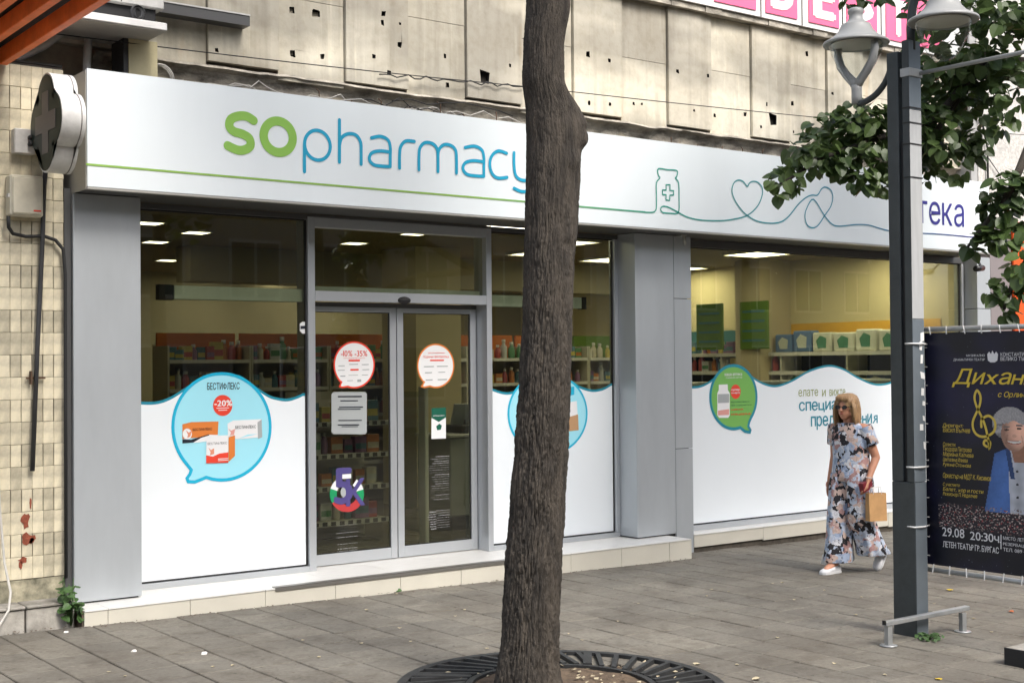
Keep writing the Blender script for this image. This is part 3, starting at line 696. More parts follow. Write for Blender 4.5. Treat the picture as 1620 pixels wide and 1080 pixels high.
def spot(x, y):
    t = thing('downlight', 'small square downlight in the ceiling behind the left window', 'downlight', (x, y, IZ1), 'small downlights behind the left window')
    MB().box((x-.13, y-.13, IZ1-.012), (x+.13, y-.115, IZ1-.001)).box((x-.13, y+.115, IZ1-.012), (x+.13, y+.13, IZ1-.001)).box((x-.13,y-.1145,IZ1-.012),(x-.115,y+.1145,IZ1-.001)).box((x+.115,y-.1145,IZ1-.012),(x+.13,y+.1145,IZ1-.001)).build('frame', 'lamp_frame', t)
    MB().box((x-.114, y-.114, IZ1-.010), (x+.114, y+.114, IZ1-.002)).build('diffuser', 'lamp_panel', t)
for q in ((310,367),(246,382),(265,411),(346,428),(440,407),(424,437),(656,369),(520,352),(235,352),(560,384),(820,418),(822,434),(735,412),(735,424),(735,437),(595,433)):
    pp = at(*q, 'z', IZ1); spot(pp.x, min(9.2, pp.y))
# door operator rail inside the glass
op = thing('door_operator_rail', 'pale metal sliding door operator rail behind the glass', 'door rail', (3, .8, 2.3))
mat('rail_pale', (.84,.96,.94), .4, var=.15, scale=7)
MB().box((.91, .625, 2.262), (1.995, .695, 2.366), .003).build('rail', 'rail_pale', op); MB().box((3.82, .625, 2.262), (4.92, .695, 2.366), .003).build('rail', 'rail_pale', op); MB().box((2.068, .64, 2.354), (3.757, .70, 2.395), .003).build('rail', 'rail_pale', op); MB().box((.79, .63, 2.256), (.908, .70, 2.372), .003).build('end_cap', 'gasket', op); MB().box((4.922, .625, 2.256), (4.98, .70, 2.372), .003).build('end_cap', 'gasket', op)
# goods
cols = [(.62,.58,.48),(.55,.20,.06),(.10,.22,.30),(.60,.50,.12),(.12,.30,.16),(.58,.60,.60),(.50,.10,.10),(.30,.16,.32)]
for i, c in enumerate(cols): mat('good%d' % i, c, .45, var=.15, scale=12)
CN = ['cream','orange','dark blue','yellow','green','white','red','purple']
mat('cap_white', (.7,.7,.68), .4)
GM = []
for i in range(8):
    mb = MB(); mb.box((-.05,-.03,0),(.05,.03,.13),.003); mb.mi = 1; mb.add([(-.046,-.0312,.03),(.046,-.0312,.03),(.046,-.0312,.075),(-.046,-.0312,.075)],[(0,1,2,3)]); GM.append(mb.mesh('carton', ['good%d' % i, 'good%d' % ((i*3+5) % 8)]))
for i in range(8):
    mb = MB(); mb.lathe((0,0,0), [(.03,0),(.034,.01),(.034,.10),(.016,.125),(.016,.135)], 10); mb.mi = 1; mb.lathe((0,0,0), [(.019,.1352),(.019,.165)], 10); GM.append(mb.mesh('bottle', ['good%d' % i, 'cap_white']))
rg = random.Random(21)
def goods(x0, x1, y, z, n, lab, grp, bottles=.4, alongy=False, s0=1.0, s1=1.4):
    for k in range(n):
        u = x0+(x1-x0)*(k+.5)/n; me = GM[rg.randrange(8)+(8 if rg.random() < bottles else 0)]
        s = rg.uniform(s0, s1); bt = me.name.startswith('bottle'); cn = CN[GM.index(me) % 8]
        loc = (u, y+rg.uniform(-.02,.02), z) if not alongy else (y+rg.uniform(-.02,.02), u, z)
        o = link('medicine_bottle' if bt else 'medicine_carton', me, None, loc, (0,0,(-math.pi/2 if alongy else 0)+rg.uniform(-.06,.06)), (s*rg.uniform(.8,1.1), s, s*rg.uniform(.8,1.2)))
        tag(o, lab % (cn+(' bottle' if bt else ' carton')), 'bottle' if bt else 'carton', grp)
def unit(x0, y, head, lab, tops=(1.17,1.50,1.82), n=7, gl='', zs=(.30,.60,.88,1.17,1.50,1.82), top=2.0):
    t = thing('shelf_unit', lab, 'shelf unit', (x0+.5, y, IZ0))
    MB().box((x0+.004, y+.2, IZ0), (x0+.996, y+.23, top)).build('back_panel', 'in_beige', t)
    for xx in (x0+.004, x0+.974): MB().box((xx, y-.2, IZ0), (xx+.022, y+.199, top-.02)).build('side_panel', 'shelf_white', t)
    for z_ in zs:
        s = MB().box((x0+.027, y-.2, z_-.022), (x0+.973, y+.198, z_)).build('shelf', 'shelf_white', t)
        MB().box((x0+.027, y-.208, z_-.034), (x0+.973, y-.2012, z_+.006)).build('price_strip', 'cap_white', s)
    MB().box((x0+.03, y+.160, 1.83), (x0+.97, y+.197, 2.13)).build('header', head, t)
    for z_, sh in zip(tops[::-1], ('top','second','third')): goods(x0+.04, x0+.96, y-.06, z_+.001, n, '%s on the '+sh+' shelf of the '+gl, 'goods on the '+sh+' shelf of the '+gl, .4)
heads = ['in_orange','in_orange','in_orange','in_green','in_orange','in_orange','in_green']
nm = ['leftmost','second','third','fourth','fifth','sixth','last']
for i in range(7):
    unit(2.6+i*1.0, 5.1, heads[i], '%s white shelf unit of the long run across the shop' % nm[i], gl='%s unit' % nm[i], tops=(1.17,1.50,1.82) if i < 5 else (1.5,1.82), n=10 if i < 4 else 8)
# shelving along the side wall, seen through the right-hand window
sw = thing('side_shelving', 'long white wall shelving behind the right window', 'shelving', (10.6, 3, IZ0))
for z_ in (.5, .95, 1.40, 1.62, 1.87):
    MB().box((10.42, .9, z_-.025), (10.85, 5.6, z_)).build('shelf', 'shelf_white', sw); MB().box((10.408, .9, z_-.045), (10.4195, 5.6, z_+.004)).build('price_strip', 'cap_white', sw)
MB().box((10.83, .9, IZ0), (10.855, 5.6, 1.86)).build('back_panel', 'shelf_dark', sw)
for y in (.9, 2.0, 3.1, 4.2, 5.58): MB().box((10.425, y-.01, IZ0), (10.828, y+.01, 1.84)).build('upright', 'shelf_white', sw)
MB().box((10.846, .9, 2.10), (10.857, 3.28, 2.26)).build('orange_band', 'in_yellow', sw)
MB().box((10.846, 3.9, 2.0), (10.857, 5.6, 2.2)).build('blue_band', 'in_teal', sw)
def gpanel(y0, y1, lab):
    t = thing('green_panel', lab, 'panel', (10.3, y0, 1.9)); MB().box((10.20, y0, 1.92), (10.235, y1, 2.56), .003).build('board', 'in_green', t)
    for k in range(4): MB().box((10.195, y0+.05, 2.02+.13*k), (10.1995, y1-.05, 2.05+.13*k)).build('board_line', 'in_teal', t)
gpanel(3.95, 4.45, 'green panel further back behind the right window'); gpanel(3.12, 3.62, 'green panel nearer the street behind the right window')
mat('pack_white', (.60,.62,.55), .5, var=.12, scale=9); mat('pack_green', (.06,.22,.13), .5); mat('pack_blue', (.10,.18,.36), .5)
pm = []
for q in range(2):
    mb = MB(); mb.box((-.02,-.15,0),(.16,.15,.26),.018); mb.mi = 1
    mb.add([(-.0212,-.07,.05),(-.0212,.06,.05),(-.0212,.09,.15),(-.0212,.02,.22),(-.0212,-.08,.18)],[(4,3,2,1,0)]); pm.append(mb.mesh('pack', ['pack_white' if q == 0 else 'pack_blue', 'pack_green' if q == 0 else 'pack_white']))
for k, y in enumerate((1.05,1.4,1.75,2.1,2.45,2.78,3.1)):
    o = link('nappy_pack', pm[0 if k < 5 else 1], None, (10.5, y, 1.871), (0,0,rg.uniform(-.05,.05)), (1, rg.uniform(.95,1.06), rg.uniform(.9,1.1)))
    tag(o, 'large white and green nappy pack on the top wall shelf' if k < 5 else ['smaller blue nappy pack next to the white packs', 'smaller blue nappy pack next to the green panel'][k-5], 'pack', 'nappy packs on the top wall shelf')
for k, y in enumerate((1.2,1.6,2.0,2.5,2.9)):
    o = link('care_pack', pm[1 if k % 2 else 0], None, (10.5, y, 1.401), (0,0,rg.uniform(-.05,.05)), (1, 1, .75)); tag(o, 'pack on the second wall shelf behind the right window', 'pack', 'packs on the second wall shelf')
goods(3.8, 5.5, 10.52, 1.871, 16, '%s at the far end of the top wall shelf', 'goods at the far end of the top wall shelf', .5, True)
goods(3.2, 5.5, 10.52, 1.621, 18, 'small %s on the middle wall shelf', 'goods on the middle wall shelf', .5, True)
# white display counter just behind the film of the right window
mat('counter_white', (.66,.67,.64), .4); mat('counter_grey', (.38,.40,.38), .35)
dc = thing('display_counter', 'long white display counter just behind the film of the right window', 'counter', (8.6, 1.3, IZ0))
MB().box((6.6, 1.1, IZ0), (10.1, 1.5, 1.50), .006).build('body', 'counter_white', dc); MB().box((6.58, 1.08, 1.502), (10.12, 1.52, 1.535), .004).build('top', 'counter_white', dc)
# service counter right of the doors, with dark base and till
ct = thing('service_counter', 'pale grey service counter inside the right door', 'counter', (4.7, 2.2, IZ0))
MB().box((4.35, 2.0, .24), (5.7, 2.6, 1.02), .01).build('body', 'counter_grey', ct); MB().box((4.40, 2.05, IZ0), (5.65, 2.55, .239)).build('base', 'shelf_dark', ct); MB().box((4.33, 1.98, 1.022), (5.72, 2.62, 1.05), .006).build('top', 'counter_white', ct)
tl_ = thing('cash_till', 'dark cash till on the service counter', 'till', (4.75, 2.3, 1.05)); MB().box((4.6,2.15,1.051),(4.95,2.5,1.13),.01).build('base','shelf_dark',tl_); MB().obox((4.78,2.35,1.24),(1,0,0),(0,.94,.34),(0,-.34,.94),.16,.012,.11).build('screen','counter_grey',tl_); MB().box((4.77,2.36,1.131),(4.79,2.38,1.2)).build('stand','shelf_dark',tl_)
# low display stand left of the doors
ds = thing('display_stand', 'low white display stand with price strips behind the left door', 'display stand', (3.05, 2.2, IZ0))
for z_ in (.3, .62, .92, 1.22):
    s = MB().box((2.75, 1.95, z_-.02), (3.6, 2.4, z_)).build('shelf', 'shelf_white', ds); MB().box((2.75, 1.938, z_-.04), (3.6, 1.9495, z_+.008)).build('price_strip', 'cap_white', s)
    for k in range(9): MB().box((2.79+k*.09, 1.935, z_-.034), (2.84+k*.09, 1.9375, z_+.002)).build('price_tag', 'shelf_dark', s)
MB().box((2.75, 2.402, IZ0), (3.6, 2.42, 1.5)).build('back_panel', 'shelf_white', ds); MB().box((2.74, 1.95, IZ0), (2.7485, 2.4, 1.25)).build('side_panel', 'shelf_white', ds)
for z_, sh in ((.3,'bottom'), (.62,'third'), (.92,'second'), (1.22,'top')): goods(2.8, 3.55, 2.1, z_+.001, 6, '%s on the '+sh+' shelf of the left door stand', 'goods on the '+sh+' shelf of the stand behind the left door', .3, s0=1, s1=1.5)
# glass screen upright in the doorway
glass_mat('clear_glass', (.85,.88,.86), 1.45, 1)
gs = thing('security_gate', 'slim pale anti theft gate standing inside the right door', 'gate', (3.6, 1.35, IZ0)); MB().box((3.60,1.3,IZ0),(3.64,1.42,1.55),.008).build('post','counter_white',gs); MB().box((3.61,1.425,.2),(3.63,1.8,1.5),.004).build('panel','clear_glass',gs); MB().box((3.60,1.80,IZ0),(3.64,1.84,1.55),.008).build('post','counter_white',gs)
# ================================================================== weathered concrete panel wall above the shop
m = mat('old_concrete', (.5,.46,.36), .9); t = m.node_tree; N, L = t.nodes.new, t.links.new; b = t.nodes['Principled BSDF']
tc = N('ShaderNodeTexCoord'); ge = N('ShaderNodeNewGeometry')
def nz(sc, det, st=(1,1,1), off=(0,0,0), rough=.6):
    mp = N('ShaderNodeMapping'); mp.inputs['Scale'].default_value = st; mp.inputs['Location'].default_value = off; L(ge.outputs['Position'], mp.inputs[0])
    n = N('ShaderNodeTexNoise'); n.inputs['Scale'].default_value = sc; n.inputs['Detail'].default_value = det; n.inputs['Roughness'].default_value = rough; L(mp.outputs[0], n.inputs['Vector']); return n.outputs['Fac']
def ramp(src, p0, c0, p1, c1):
    r = N('ShaderNodeValToRGB'); r.color_ramp.elements[0].position = p0; r.color_ramp.elements[0].color = (*c0, 1); r.color_ramp.elements[1].position = p1; r.color_ramp.elements[1].color = (*c1, 1); L(src, r.inputs[0]); return r.outputs[0]
def mul(a, b_, fac=1.):
    x = N('ShaderNodeMixRGB'); x.blend_type = 'MULTIPLY'; x.inputs[0].default_value = fac; L(a, x.inputs[1]); L(b_, x.inputs[2]); return x.outputs[0]
base = ramp(nz(.9, 4), .30, (.70,.645,.52), .70, (.86,.82,.70))
streak = ramp(nz(2.6, 6, (2.6,1,.16), (0,0,0), .55), .34, (.55,.53,.50), .52, (1,1,1))
smear = ramp(nz(.8, 3, (.6,1,1.7), (3.1,0,1.7), .5), .43, (.40,.40,.41), .60, (1,1,1))
fine = ramp(nz(14, 4), .3, (.82,.80,.76), .55, (1,1,1))
pale = ramp(nz(5, 5, (3.5,1,.25), (11,0,5), .5), .60, (1,1,1), .72, (1.22,1.22,1.20))
rusty = ramp(nz(1.7, 4, (2.4,1,.5), (5,0,9), .5), .63, (1,1,1), .76, (.92,.74,.55))
col = mul(mul(mul(mul(mul(base, streak, .5), smear, .8), fine, .6), pale, .8), rusty, .8)
oi = N('ShaderNodeObjectInfo'); pv = ramp(oi.outputs['Random'], 0, (.86,.85,.83), 1, (1.05,1.04,1.0)); col = mul(col, pv, 1)
L(col, b.inputs['Base Color'])
bp = N('ShaderNodeBump'); bp.inputs['Strength'].default_value = .18; bp.inputs['Distance'].default_value = .012; L(nz(22, 5), bp.inputs['Height']); L(bp.outputs[0], b.inputs['Normal'])
m = mat('dirty_concrete', (.46,.42,.35), .95, var=.7, scale=5, bump=.9, bscale=22, stretch=(1,1,2.2))
mat('hole_dark', (.02,.018,.015), 1.)
wall = thing('concrete_panel_wall', 'stained old concrete panel wall with ribs and drilled holes above the sign', 'wall', (6, .8, 3.8))
rh = random.Random(11)
def holed_panel(x0, x1, z0, z1, y0, y1, holes):
    mb = MB(); H = [h for h in holes if x0+.03 < h[0]-h[2]/2 and h[0]+h[2]/2 < x1-.03 and z0+.03 < h[1]-h[3]/2 and h[1]+h[3]/2 < z1-.03]
    xs = sorted({x0, x1, *[h[0]-h[2]/2 for h in H], *[h[0]+h[2]/2 for h in H]}); zs = sorted({z0, z1, *[h[1]-h[3]/2 for h in H], *[h[1]+h[3]/2 for h in H]})
    jit = {}
    for h in H:
        for sx_ in (-1,1):
            for sz_ in (-1,1): jit[(round(h[0]+sx_*h[2]/2,5), round(h[1]+sz_*h[3]/2,5))] = (rh.uniform(-.16,.16)*h[2], rh.uniform(-.16,.16)*h[3])
    def J(x, y, z):
        q = jit.get((round(x,5), round(z,5)), (0,0)); return (x+q[0], y, z+q[1])
    for i in range(len(xs)-1):
        for j in range(len(zs)-1):
            cx_, cz_ = (xs[i]+xs[i+1])/2, (zs[j]+zs[j+1])/2
            hit = any(abs(cx_-h[0]) < h[2]/2 and abs(cz_-h[1]) < h[3]/2 for h in H)
            a, b_, c, d = xs[i], xs[i+1], zs[j], zs[j+1]
            if not hit: mb.mi = 0; mb.add([J(a,y0,c),J(b_,y0,c),J(b_,y0,d),J(a,y0,d)], [(0,1,2,3)])
            else:
                dy = .05; mb.mi = 1
                mb.add([J(a,y0,c),J(b_,y0,c),J(b_,y0,d),J(a,y0,d),(a,y0+dy,c),(b_,y0+dy,c),(b_,y0+dy,d),(a,y0+dy,d)], [(4,5,6,7),(0,4,7,3),(1,2,6,5),(0,1,5,4),(3,7,6,2)])
    mb.mi = 0
    mb.add([(x0,y0,z0),(x1,y0,z0),(x1,y1,z0),(x0,y1,z0),(x0,y0,z1),(x1,y0,z1),(x1,y1,z1),(x0,y1,z1)], [(3,2,1,0),(4,5,6,7),(1,2,6,5),(2,3,7,6),(3,0,4,7)])
    return mb
# drilled holes read from the photograph: centre px, size in metres
HP = [(465,15,.06),(503,20,.08),(447,79,.05),(466,84,.07),(513,89,.05),(343,80,.04),(605,36,.045),(633,38,.03),(607,22,.04),(632,71,.05),(591,89,.05),(615,115,.05),(707,40,.045),(707,88,.045),(711,134,.045),(736,94,.05),(768,123,.13),(807,104,.035),
      (930,86,.05),(964,96,.04),(1006,163,.04),(1019,164,.04),(1072,113,.05),(1053,180,.04),(1120,120,.035),(1134,182,.05),(1182,181,.05),(1187,124,.04),(1213,165,.04),(1274,142,.05),(1257,163,.06),(1224,190,.13),(1280,85,.07),(1204,201,.04),(1317,148,.04),(1098,175,.035),(932,163,.05),(965,165,.045),(1259,208,.03)]
holes = []
for x, y, s in HP:
    p = at(x, y, 'y', .6); holes.append((p.x, p.z, s*rh.uniform(.6,.9), s*rh.uniform(.65,1.0)))
PZ1 = 5.27
G = [-.04, 1.18, 2.393, 3.612, 4.83, 6.044, 7.24, 8.44, 9.65, 10.86, 12.07, 13.28]
for i in range(len(G)-1):
    a, c = G[i], G[i+1]; mid = a+(c-a)*.5
    zb = 4.10+rh.uniform(-.012, .012)
    holed_panel(a+.004, mid, zb, PZ1, .60, .68, holes).build('wall_panel', ['old_concrete', 'hole_dark'], wall)
    zj = 4.72+rh.uniform(-.02,.02)
    holed_panel(mid+.003, c-.004, 4.04+rh.uniform(-.01,.01), zj, .632, .68, holes).build('wall_panel', ['old_concrete', 'hole_dark'], wall)
    holed_panel(mid+.003, c-.004, zj+.004, PZ1, .630, .68, holes).build('wall_panel', ['old_concrete', 'hole_dark'], wall)
# lower band of broken concrete behind the sign, and the ragged ledge
V = []; mb = MB(); nx = 150
rows = [(3.5,.70),(3.95,.695),(4.0,.68),(4.035,.655),(4.055,.60),(4.075,.615),(4.085,.68)]
for i in range(nx+1):
    x = .3+13*i/nx
    for (z, y) in rows:
        k = noise.noise(Vector((x*2.3, z*3, 1)))*.6+noise.noise(Vector((x*9, z*9, 4)))*.4
        mb.v.append((x, y+(.02*k if z < 4 else .05*k), z+(.0 if z < 3.9 else .035*k)))
for i in range(nx):
    for j in range(len(rows)-1):
        q = len(rows); mb.f.append((i*q+j, (i+1)*q+j, (i+1)*q+j+1, i*q+j+1)); mb.m.append(0); mb.smooth.append(False)
mb.build('broken_ledge', 'dirty_concrete', wall)
mat('wall_body', (.44,.39,.30), .95, var=.4, scale=5)
MB().box((-.2, .662, 4.12), (13.3, .699, PZ1)).box((-.2, .70, 3.05), (13.3, .95, PZ1)).build('wall_core', 'wall_body', wall)
# coping
mb = MB(); nn = 60
for i in range(nn):
    a = -.5+14*i/nn; b_ = -.5+14*(i+1)/nn
    k = rh.uniform(-.008, .008)
    mb.box((a+.002, .535+k, PZ1+.004+k*.5), (b_-.002, .98, PZ1+.075+k))
mb.build('coping', 'dirty_concrete', wall)
# rusty starter bars sticking up behind the sign
mat('rust', (.10,.055,.03), .8, var=.4, scale=20)
for x in [2.05,2.35,2.62,2.9,3.2,3.45,3.8,5.9,6.25,6.6,6.9,7.2,7.6,7.75]:
    h_ = rh.uniform(.08, .16)
    MB().tube([(x, .42, 3.75), (x+rh.uniform(-.01,.01), .42, 3.80+h_), (x+rh.uniform(-.03,.03), .43, 3.82+h_)], .005, 5).build('starter_bar', 'rust', wall)
# ================================================================== pink lettered boards on the parapet
mat('pink', lin((250,110,150)), .5, var=.06, scale=3); mat('board_white', (.78,.77,.75), .5, var=.06, scale=4)
YB = .50
bz = at(1150, 14, 'y', YB)
ltr = {0: 'B', 1: 'E', 2: 'S', 3: 'T'}
brd = thing('lettered_hoarding', 'white hoarding with pink squares and white letters on the parapet', 'hoarding', (8, YB, 5.36))
Z0 = 5.338
MB().box((6.0, YB+.012, Z0), (13.2, YB+.05, Z0+1.25)).build('board', 'board_white', brd)
sq = [(1131,1197,''),(1212,1262,'B'),(1280,1328,'E'),(1340,1388,'S'),(1402,1440,'T'),(1452,1490,'')]
FB = frm('y', YB)
for a, b_, ch in sq:
    xa = at(a, 30, 'y', YB).x; xb = at(b_, 50, 'y', YB).x; tilt = .0
    mb = MB(); w_ = xb-xa
    mb.box((xa, YB, Z0+.055), (xb, YB+.010, Z0+.055+w_*1.25)); o = mb.build('pink_square', 'pink', brd)
    if ch:
        tx = MB(); text(tx, FB, ch, xa+w_*.2, Z0+.055+w_*(.16 if ch != 'S' else .3), xb-w_*.2, Z0+.055+w_*1.05, off=.004, bold=.05)
        tx.build('letter', 'board_white', o)
for a in (1205, 1270, 1334, 1395):
    x = at(a, 40, 'y', YB).x; MB().box((x-.004, YB+.004, Z0), (x+.004, YB+.0118, Z0+1.2)).build('joint', 'hole_dark', brd)
# ================================================================== cream tiled wall left of the shop
mat('cream_tile', (.62,.56,.41), .45, var=.38, scale=9, rnd=.30, bump=.12, bscale=30)
mat('grout_dark', (.05,.045,.04), .95, var=.4, scale=20)
mat('render_old', (.42,.38,.27), .95, var=.7, scale=7, bump=.7, bscale=25, tint=(.10,.10,.07))
mat('brick_red', (.28,.075,.04), .95, var=.4, scale=30, bump=.6, bscale=60)
lw = thing('tiled_wall', 'cream tiled old wall with missing tiles beside the pharmacy', 'wall', (-.6, .4, 0))
YT = .30
MB().box((-3.2, YT+.020, .0), (-.03, YT+.3, 3.84)).build('wall_core', 'grout_dark', lw)
rl = random.Random(5)
RH = .1525; z = .315; row = 0
bare = [(-.345, .50), (-.345, .56), (-.31,.53), (-.33,.68), (-.30,.73), (-.36,.74)]
tmesh2 = {}
def tl(w, h):
    k = (round(w,3), round(h,3))
    if k not in tmesh2:
        mb = MB(); mb.box((-w/2, 0, -h/2), (w/2, .022, h/2), .0025); tmesh2[k] = mb.mesh('wall_tile', 'cream_tile')
    return tmesh2[k]
cnt = 0; restt = MB()
p0 = at(22, 810, 'y', YT); p1 = at(55, 890, 'y', YT)
while z < 3.76:
    split = row % 2 == 1
    w_ = .073 if split else .073
    for i in range(0, 44):
        x1 = -.032-i*w_; x0 = x1-w_
        cx_, cz_ = (x0+x1)/2, z+RH/2
        if -.40 < cx_ < -.24 and .55 < cz_ < .85 and rl.random() < .0: continue
        gapw = .0045 if split else .0004
        if cx_ > -.62:
            # worn patches where the body of the brick shows
            o = link('wall_tile', tl(w_-gapw, RH-.0022), lw, (cx_, YT+rl.uniform(-.0012,.0016), cz_), (rl.uniform(-.008,.008), 0, rl.uniform(-.012,.012)))
            cnt += 1
        else: restt.box((x0+.002, YT, z+.002), (x1-.002, YT+.022, z+RH-.002))
    z += RH; row += 1
restt.build('wall_tiles', 'cream_tile', lw, kind='stuff')
# red brick body showing where the glaze has come off
def patch(c, rx, rz, seed):
    r3 = random.Random(seed); mb = MB(); P = []
    for k in range(14):
        a = 2*math.pi*k/14; q = r3.uniform(.55, 1.1); P.append((c[0]+rx*q*math.cos(a), c[1]+rz*q*math.sin(a)))
    poly(mb, frm('y', YT), P, .0035); mb.build('bare_patch', 'brick_red', lw)
for (x, y, rx, rz, sd_) in ((40,823,.035,.06,1),(44,852,.05,.05,2),(36,885,.035,.025,3),(33,893,.015,.04,4),(50,855,.02,.02,5),(48,795,.008,.05,6)):
    patch(xz(x, y, YT), rx, rz, sd_)
mb = MB()
for i in range(9):
    pass
mbr = MB(); nx, nzv = 40, 8
for i in range(nx+1):
    for j in range(nzv+1):
        x = -3.2+3.165*i/nx; z_ = .10+.212*j/nzv
        mbr.v.append((x, YT+.006+.012*noise.noise(Vector((x*6, z_*9, 0)))-.01*(j < 2), z_))
for i in range(nx):
    for j in range(nzv): q = nzv+1; mbr.f.append((i*q+j, (i+1)*q+j, (i+1)*q+j+1, i*q+j+1)); mbr.m.append(0); mbr.smooth.append(True)
mbr.build('plinth', 'render_old', lw)
# kerb blocks at the foot
mat('kerb_block', (.36,.34,.30), .9, var=.45, scale=6, bump=.5, bscale=30, rnd=.2, tint=(.13,.12,.10))
kb = thing('kerb_blocks', 'low dirty concrete kerb blocks at the foot of the tiled wall', 'kerb', (-.6, .2, 0))
bx = [-.028, -.36, -.98, -1.6, -2.2, -2.8]
for a, b_ in zip(bx[1:], bx[:-1]):
    MB().box((a+.006, .095, gz(a)-.06), (b_-.006, YT-.006, .148+rl.uniform(-.004,.004)), .006).build('kerb_block', 'kerb_block', kb)
    MB().box((a+.004, .080, .150), (b_-.004, YT-.003, .168), .004).build('cap_slab', 'kerb_block', kb)
# ================================================================== pharmacy cross light box
mat('cross_white', (.66,.66,.64), .4, var=.2, scale=8, stretch=(1,1,1)); mat('cross_face', (.010,.022,.016), .4, spec=.25); mat('cross_grey', (.16,.145,.14), .5, spec=.3)
cs = thing('pharmacy_cross', 'projecting quatrefoil light box with dark face and grey cross', 'light box', (-.2, -.1, 3.3))
CXF, CYC, CZC = -.275, -.09, 3.372
def quatre(sc=1.):
    out = []
    for k in range(4):
        a = math.pi/2*k; c = (.150*math.cos(a), .150*math.sin(a))
        for j in range(17):
            t_ = a-R_(98)+R_(196)*j/16
            out.append((CYC+(c[0]+.180*math.cos(t_))*sc, CZC+(c[1]+.180*math.sin(t_))*sc))
    return out
Q = quatre(); Q2 = quatre(.965)
mb = MB(); mb.add([(CXF, y, z) for y, z in Q], [tuple(range(len(Q)))]); mb.add([(CXF+.155, y, z) for y, z in Q], [tuple(range(len(Q)))[::-1]])
for k in range(4):
    mb.sm = True; q_ = [Q[(17*k+j) % 68] for j in range(17)]; mb.loft([[(CXF, y, z) for y, z in q_], [(CXF+.155, y, z) for y, z in q_]], close=False, cap=False)
    e0, e1 = Q[17*k+16], Q[(17*k+17) % 68]; mb.sm = False; mb.loft([[(CXF, *e0), (CXF, *e1)], [(CXF+.155, *e0), (CXF+.155, *e1)]], close=False, cap=False)
mb.build('casing', 'cross_white', cs)
mb = MB(); mb.loft([[(CXF-.004, y, z) for y, z in Q2], [(CXF-.0008, y, z) for y, z in Q2]], cap=True); mb.build('face', 'cross_face', cs)
mb = MB(); mb.loft([[(CXF+.125, CYC+(y-CYC)*1.012, CZC+(z-CZC)*1.012) for y, z in Q], [(CXF+.13, CYC+(y-CYC)*1.012, CZC+(z-CZC)*1.012) for y, z in Q]], cap=True); mb.build('seam', 'cross_grey', cs)
w1, w2 = .062, .205
mb = MB(); mb.box((CXF-.0075, CYC-w1, CZC-w2), (CXF-.0045, CYC+w1, CZC+w2)).box((CXF-.0075, CYC-w2, CZC-w1), (CXF-.0045, CYC-w1-.0005, CZC+w1)).box((CXF-.0075, CYC+w1+.0005, CZC-w1), (CXF-.0045, CYC+w2, CZC+w1)); mb.build('cross', 'cross_grey', cs)
MB().bar((-.2, .2, CZC), (-.2, YT, CZC), .05, .05).build('bracket', 'alu_dark', cs)
# junction box and its knobs, electric cabinet, cables, drain pipe
mat('box_grey', (.58,.57,.54), .55, var=.2, scale=10); mat('box_cream', (.62,.58,.46), .5, var=.15, scale=10); mat('cable_black', (.012,.012,.012), .6); mat('pipe_dark', (.035,.035,.037), .5, var=.3, scale=9); mat('cable_white', (.55,.53,.48), .6, var=.2, scale=20)
jb = thing('junction_box', 'square grey junction box with two cable glands beside the cross light box', 'junction box', (-.32, .28, 3.2))
MB().box((-.385, .225, 3.205), (-.25, YT+.01, 3.375), .006).build('housing', 'box_grey', jb)
for z_ in (3.27, 3.315): MB().tube([(-.285,.225,z_),(-.285,.19,z_)], .016, 10).build('cable_gland', 'cable_black', jb)
eb = thing('electric_cabinet', 'cream electric cabinet on the tiled wall under the cross light box', 'cabinet', (-.315, .2, 2.78))
MB().box((-.425, .19, 2.775), (-.205, YT+.01, 3.055), .012).build('housing', 'box_cream', eb)
MB().box((-.413, .178, 2.79), (-.217, .1895, 3.042), .008).build('door', 'box_cream', eb)
MB().box((-.275, .1755, 2.81), (-.225, .1775, 2.82)).build('label_strip', 'v_red', eb)
MB().box((-.437, .20, 2.9), (-.4255, .24, 2.925)).build('hinge', 'box_grey', eb)
dp = MB().tube([(-.165,.255,3.14),(-.178,.262,3.0),(-.19,.265,2.6),(-.225,.265,1.9),(-.262,.262,1.05)], .0165, 10).build('drain_pipe', 'pipe_dark'); tag(dp, 'thin dark pipe hanging crooked down the tiled wall', 'pipe')
cl = thing('pipe_clamp', 'small rusty clamp bracket holding the dark pipe on the tiled wall', 'clamp', (-.24, .27, 1.7))
MB().box((-.30,.268,1.675),(-.17,.278,1.69)).box((-.275,.245,1.64),(-.265,.285,1.73)).build('clamp_plate', 'rust', cl)
c1 = MB().tube([(-.43,.22,2.775),(-.425,.23,2.70),(-.39,.255,2.66),(-.30,.265,2.645),(-.18,.265,2.655),(-.10,.262,2.63),(-.05,.258,2.57),(-.036,.258,2.4),(-.036,.26,1.5),(-.036,.26,.3)], .013, 8).build('power_cable', 'cable_black'); tag(c1, 'thick black cable looping from the electric cabinet down the wall corner', 'cable')
c2 = MB().tube([(-.62,.272,3.1),(-.57,.272,2.2),(-.5,.272,1.4),(-.475,.268,.8),(-.455,.24,.45),(-.455,.10,.27),(-.48,.06,.16),(-.56,.02,.06),(-.7,-.02,.02)], .0085, 8).build('white_cable', 'cable_white'); tag(c2, 'thin whitish cable running down the tiled wall to the pavement', 'cable')
# dark joint strip between tiled wall and shop pillar
MB().box((-.028, .30, .0), (.018, .68, 3.0)).build('corner_strip', 'alu_dark', lw)
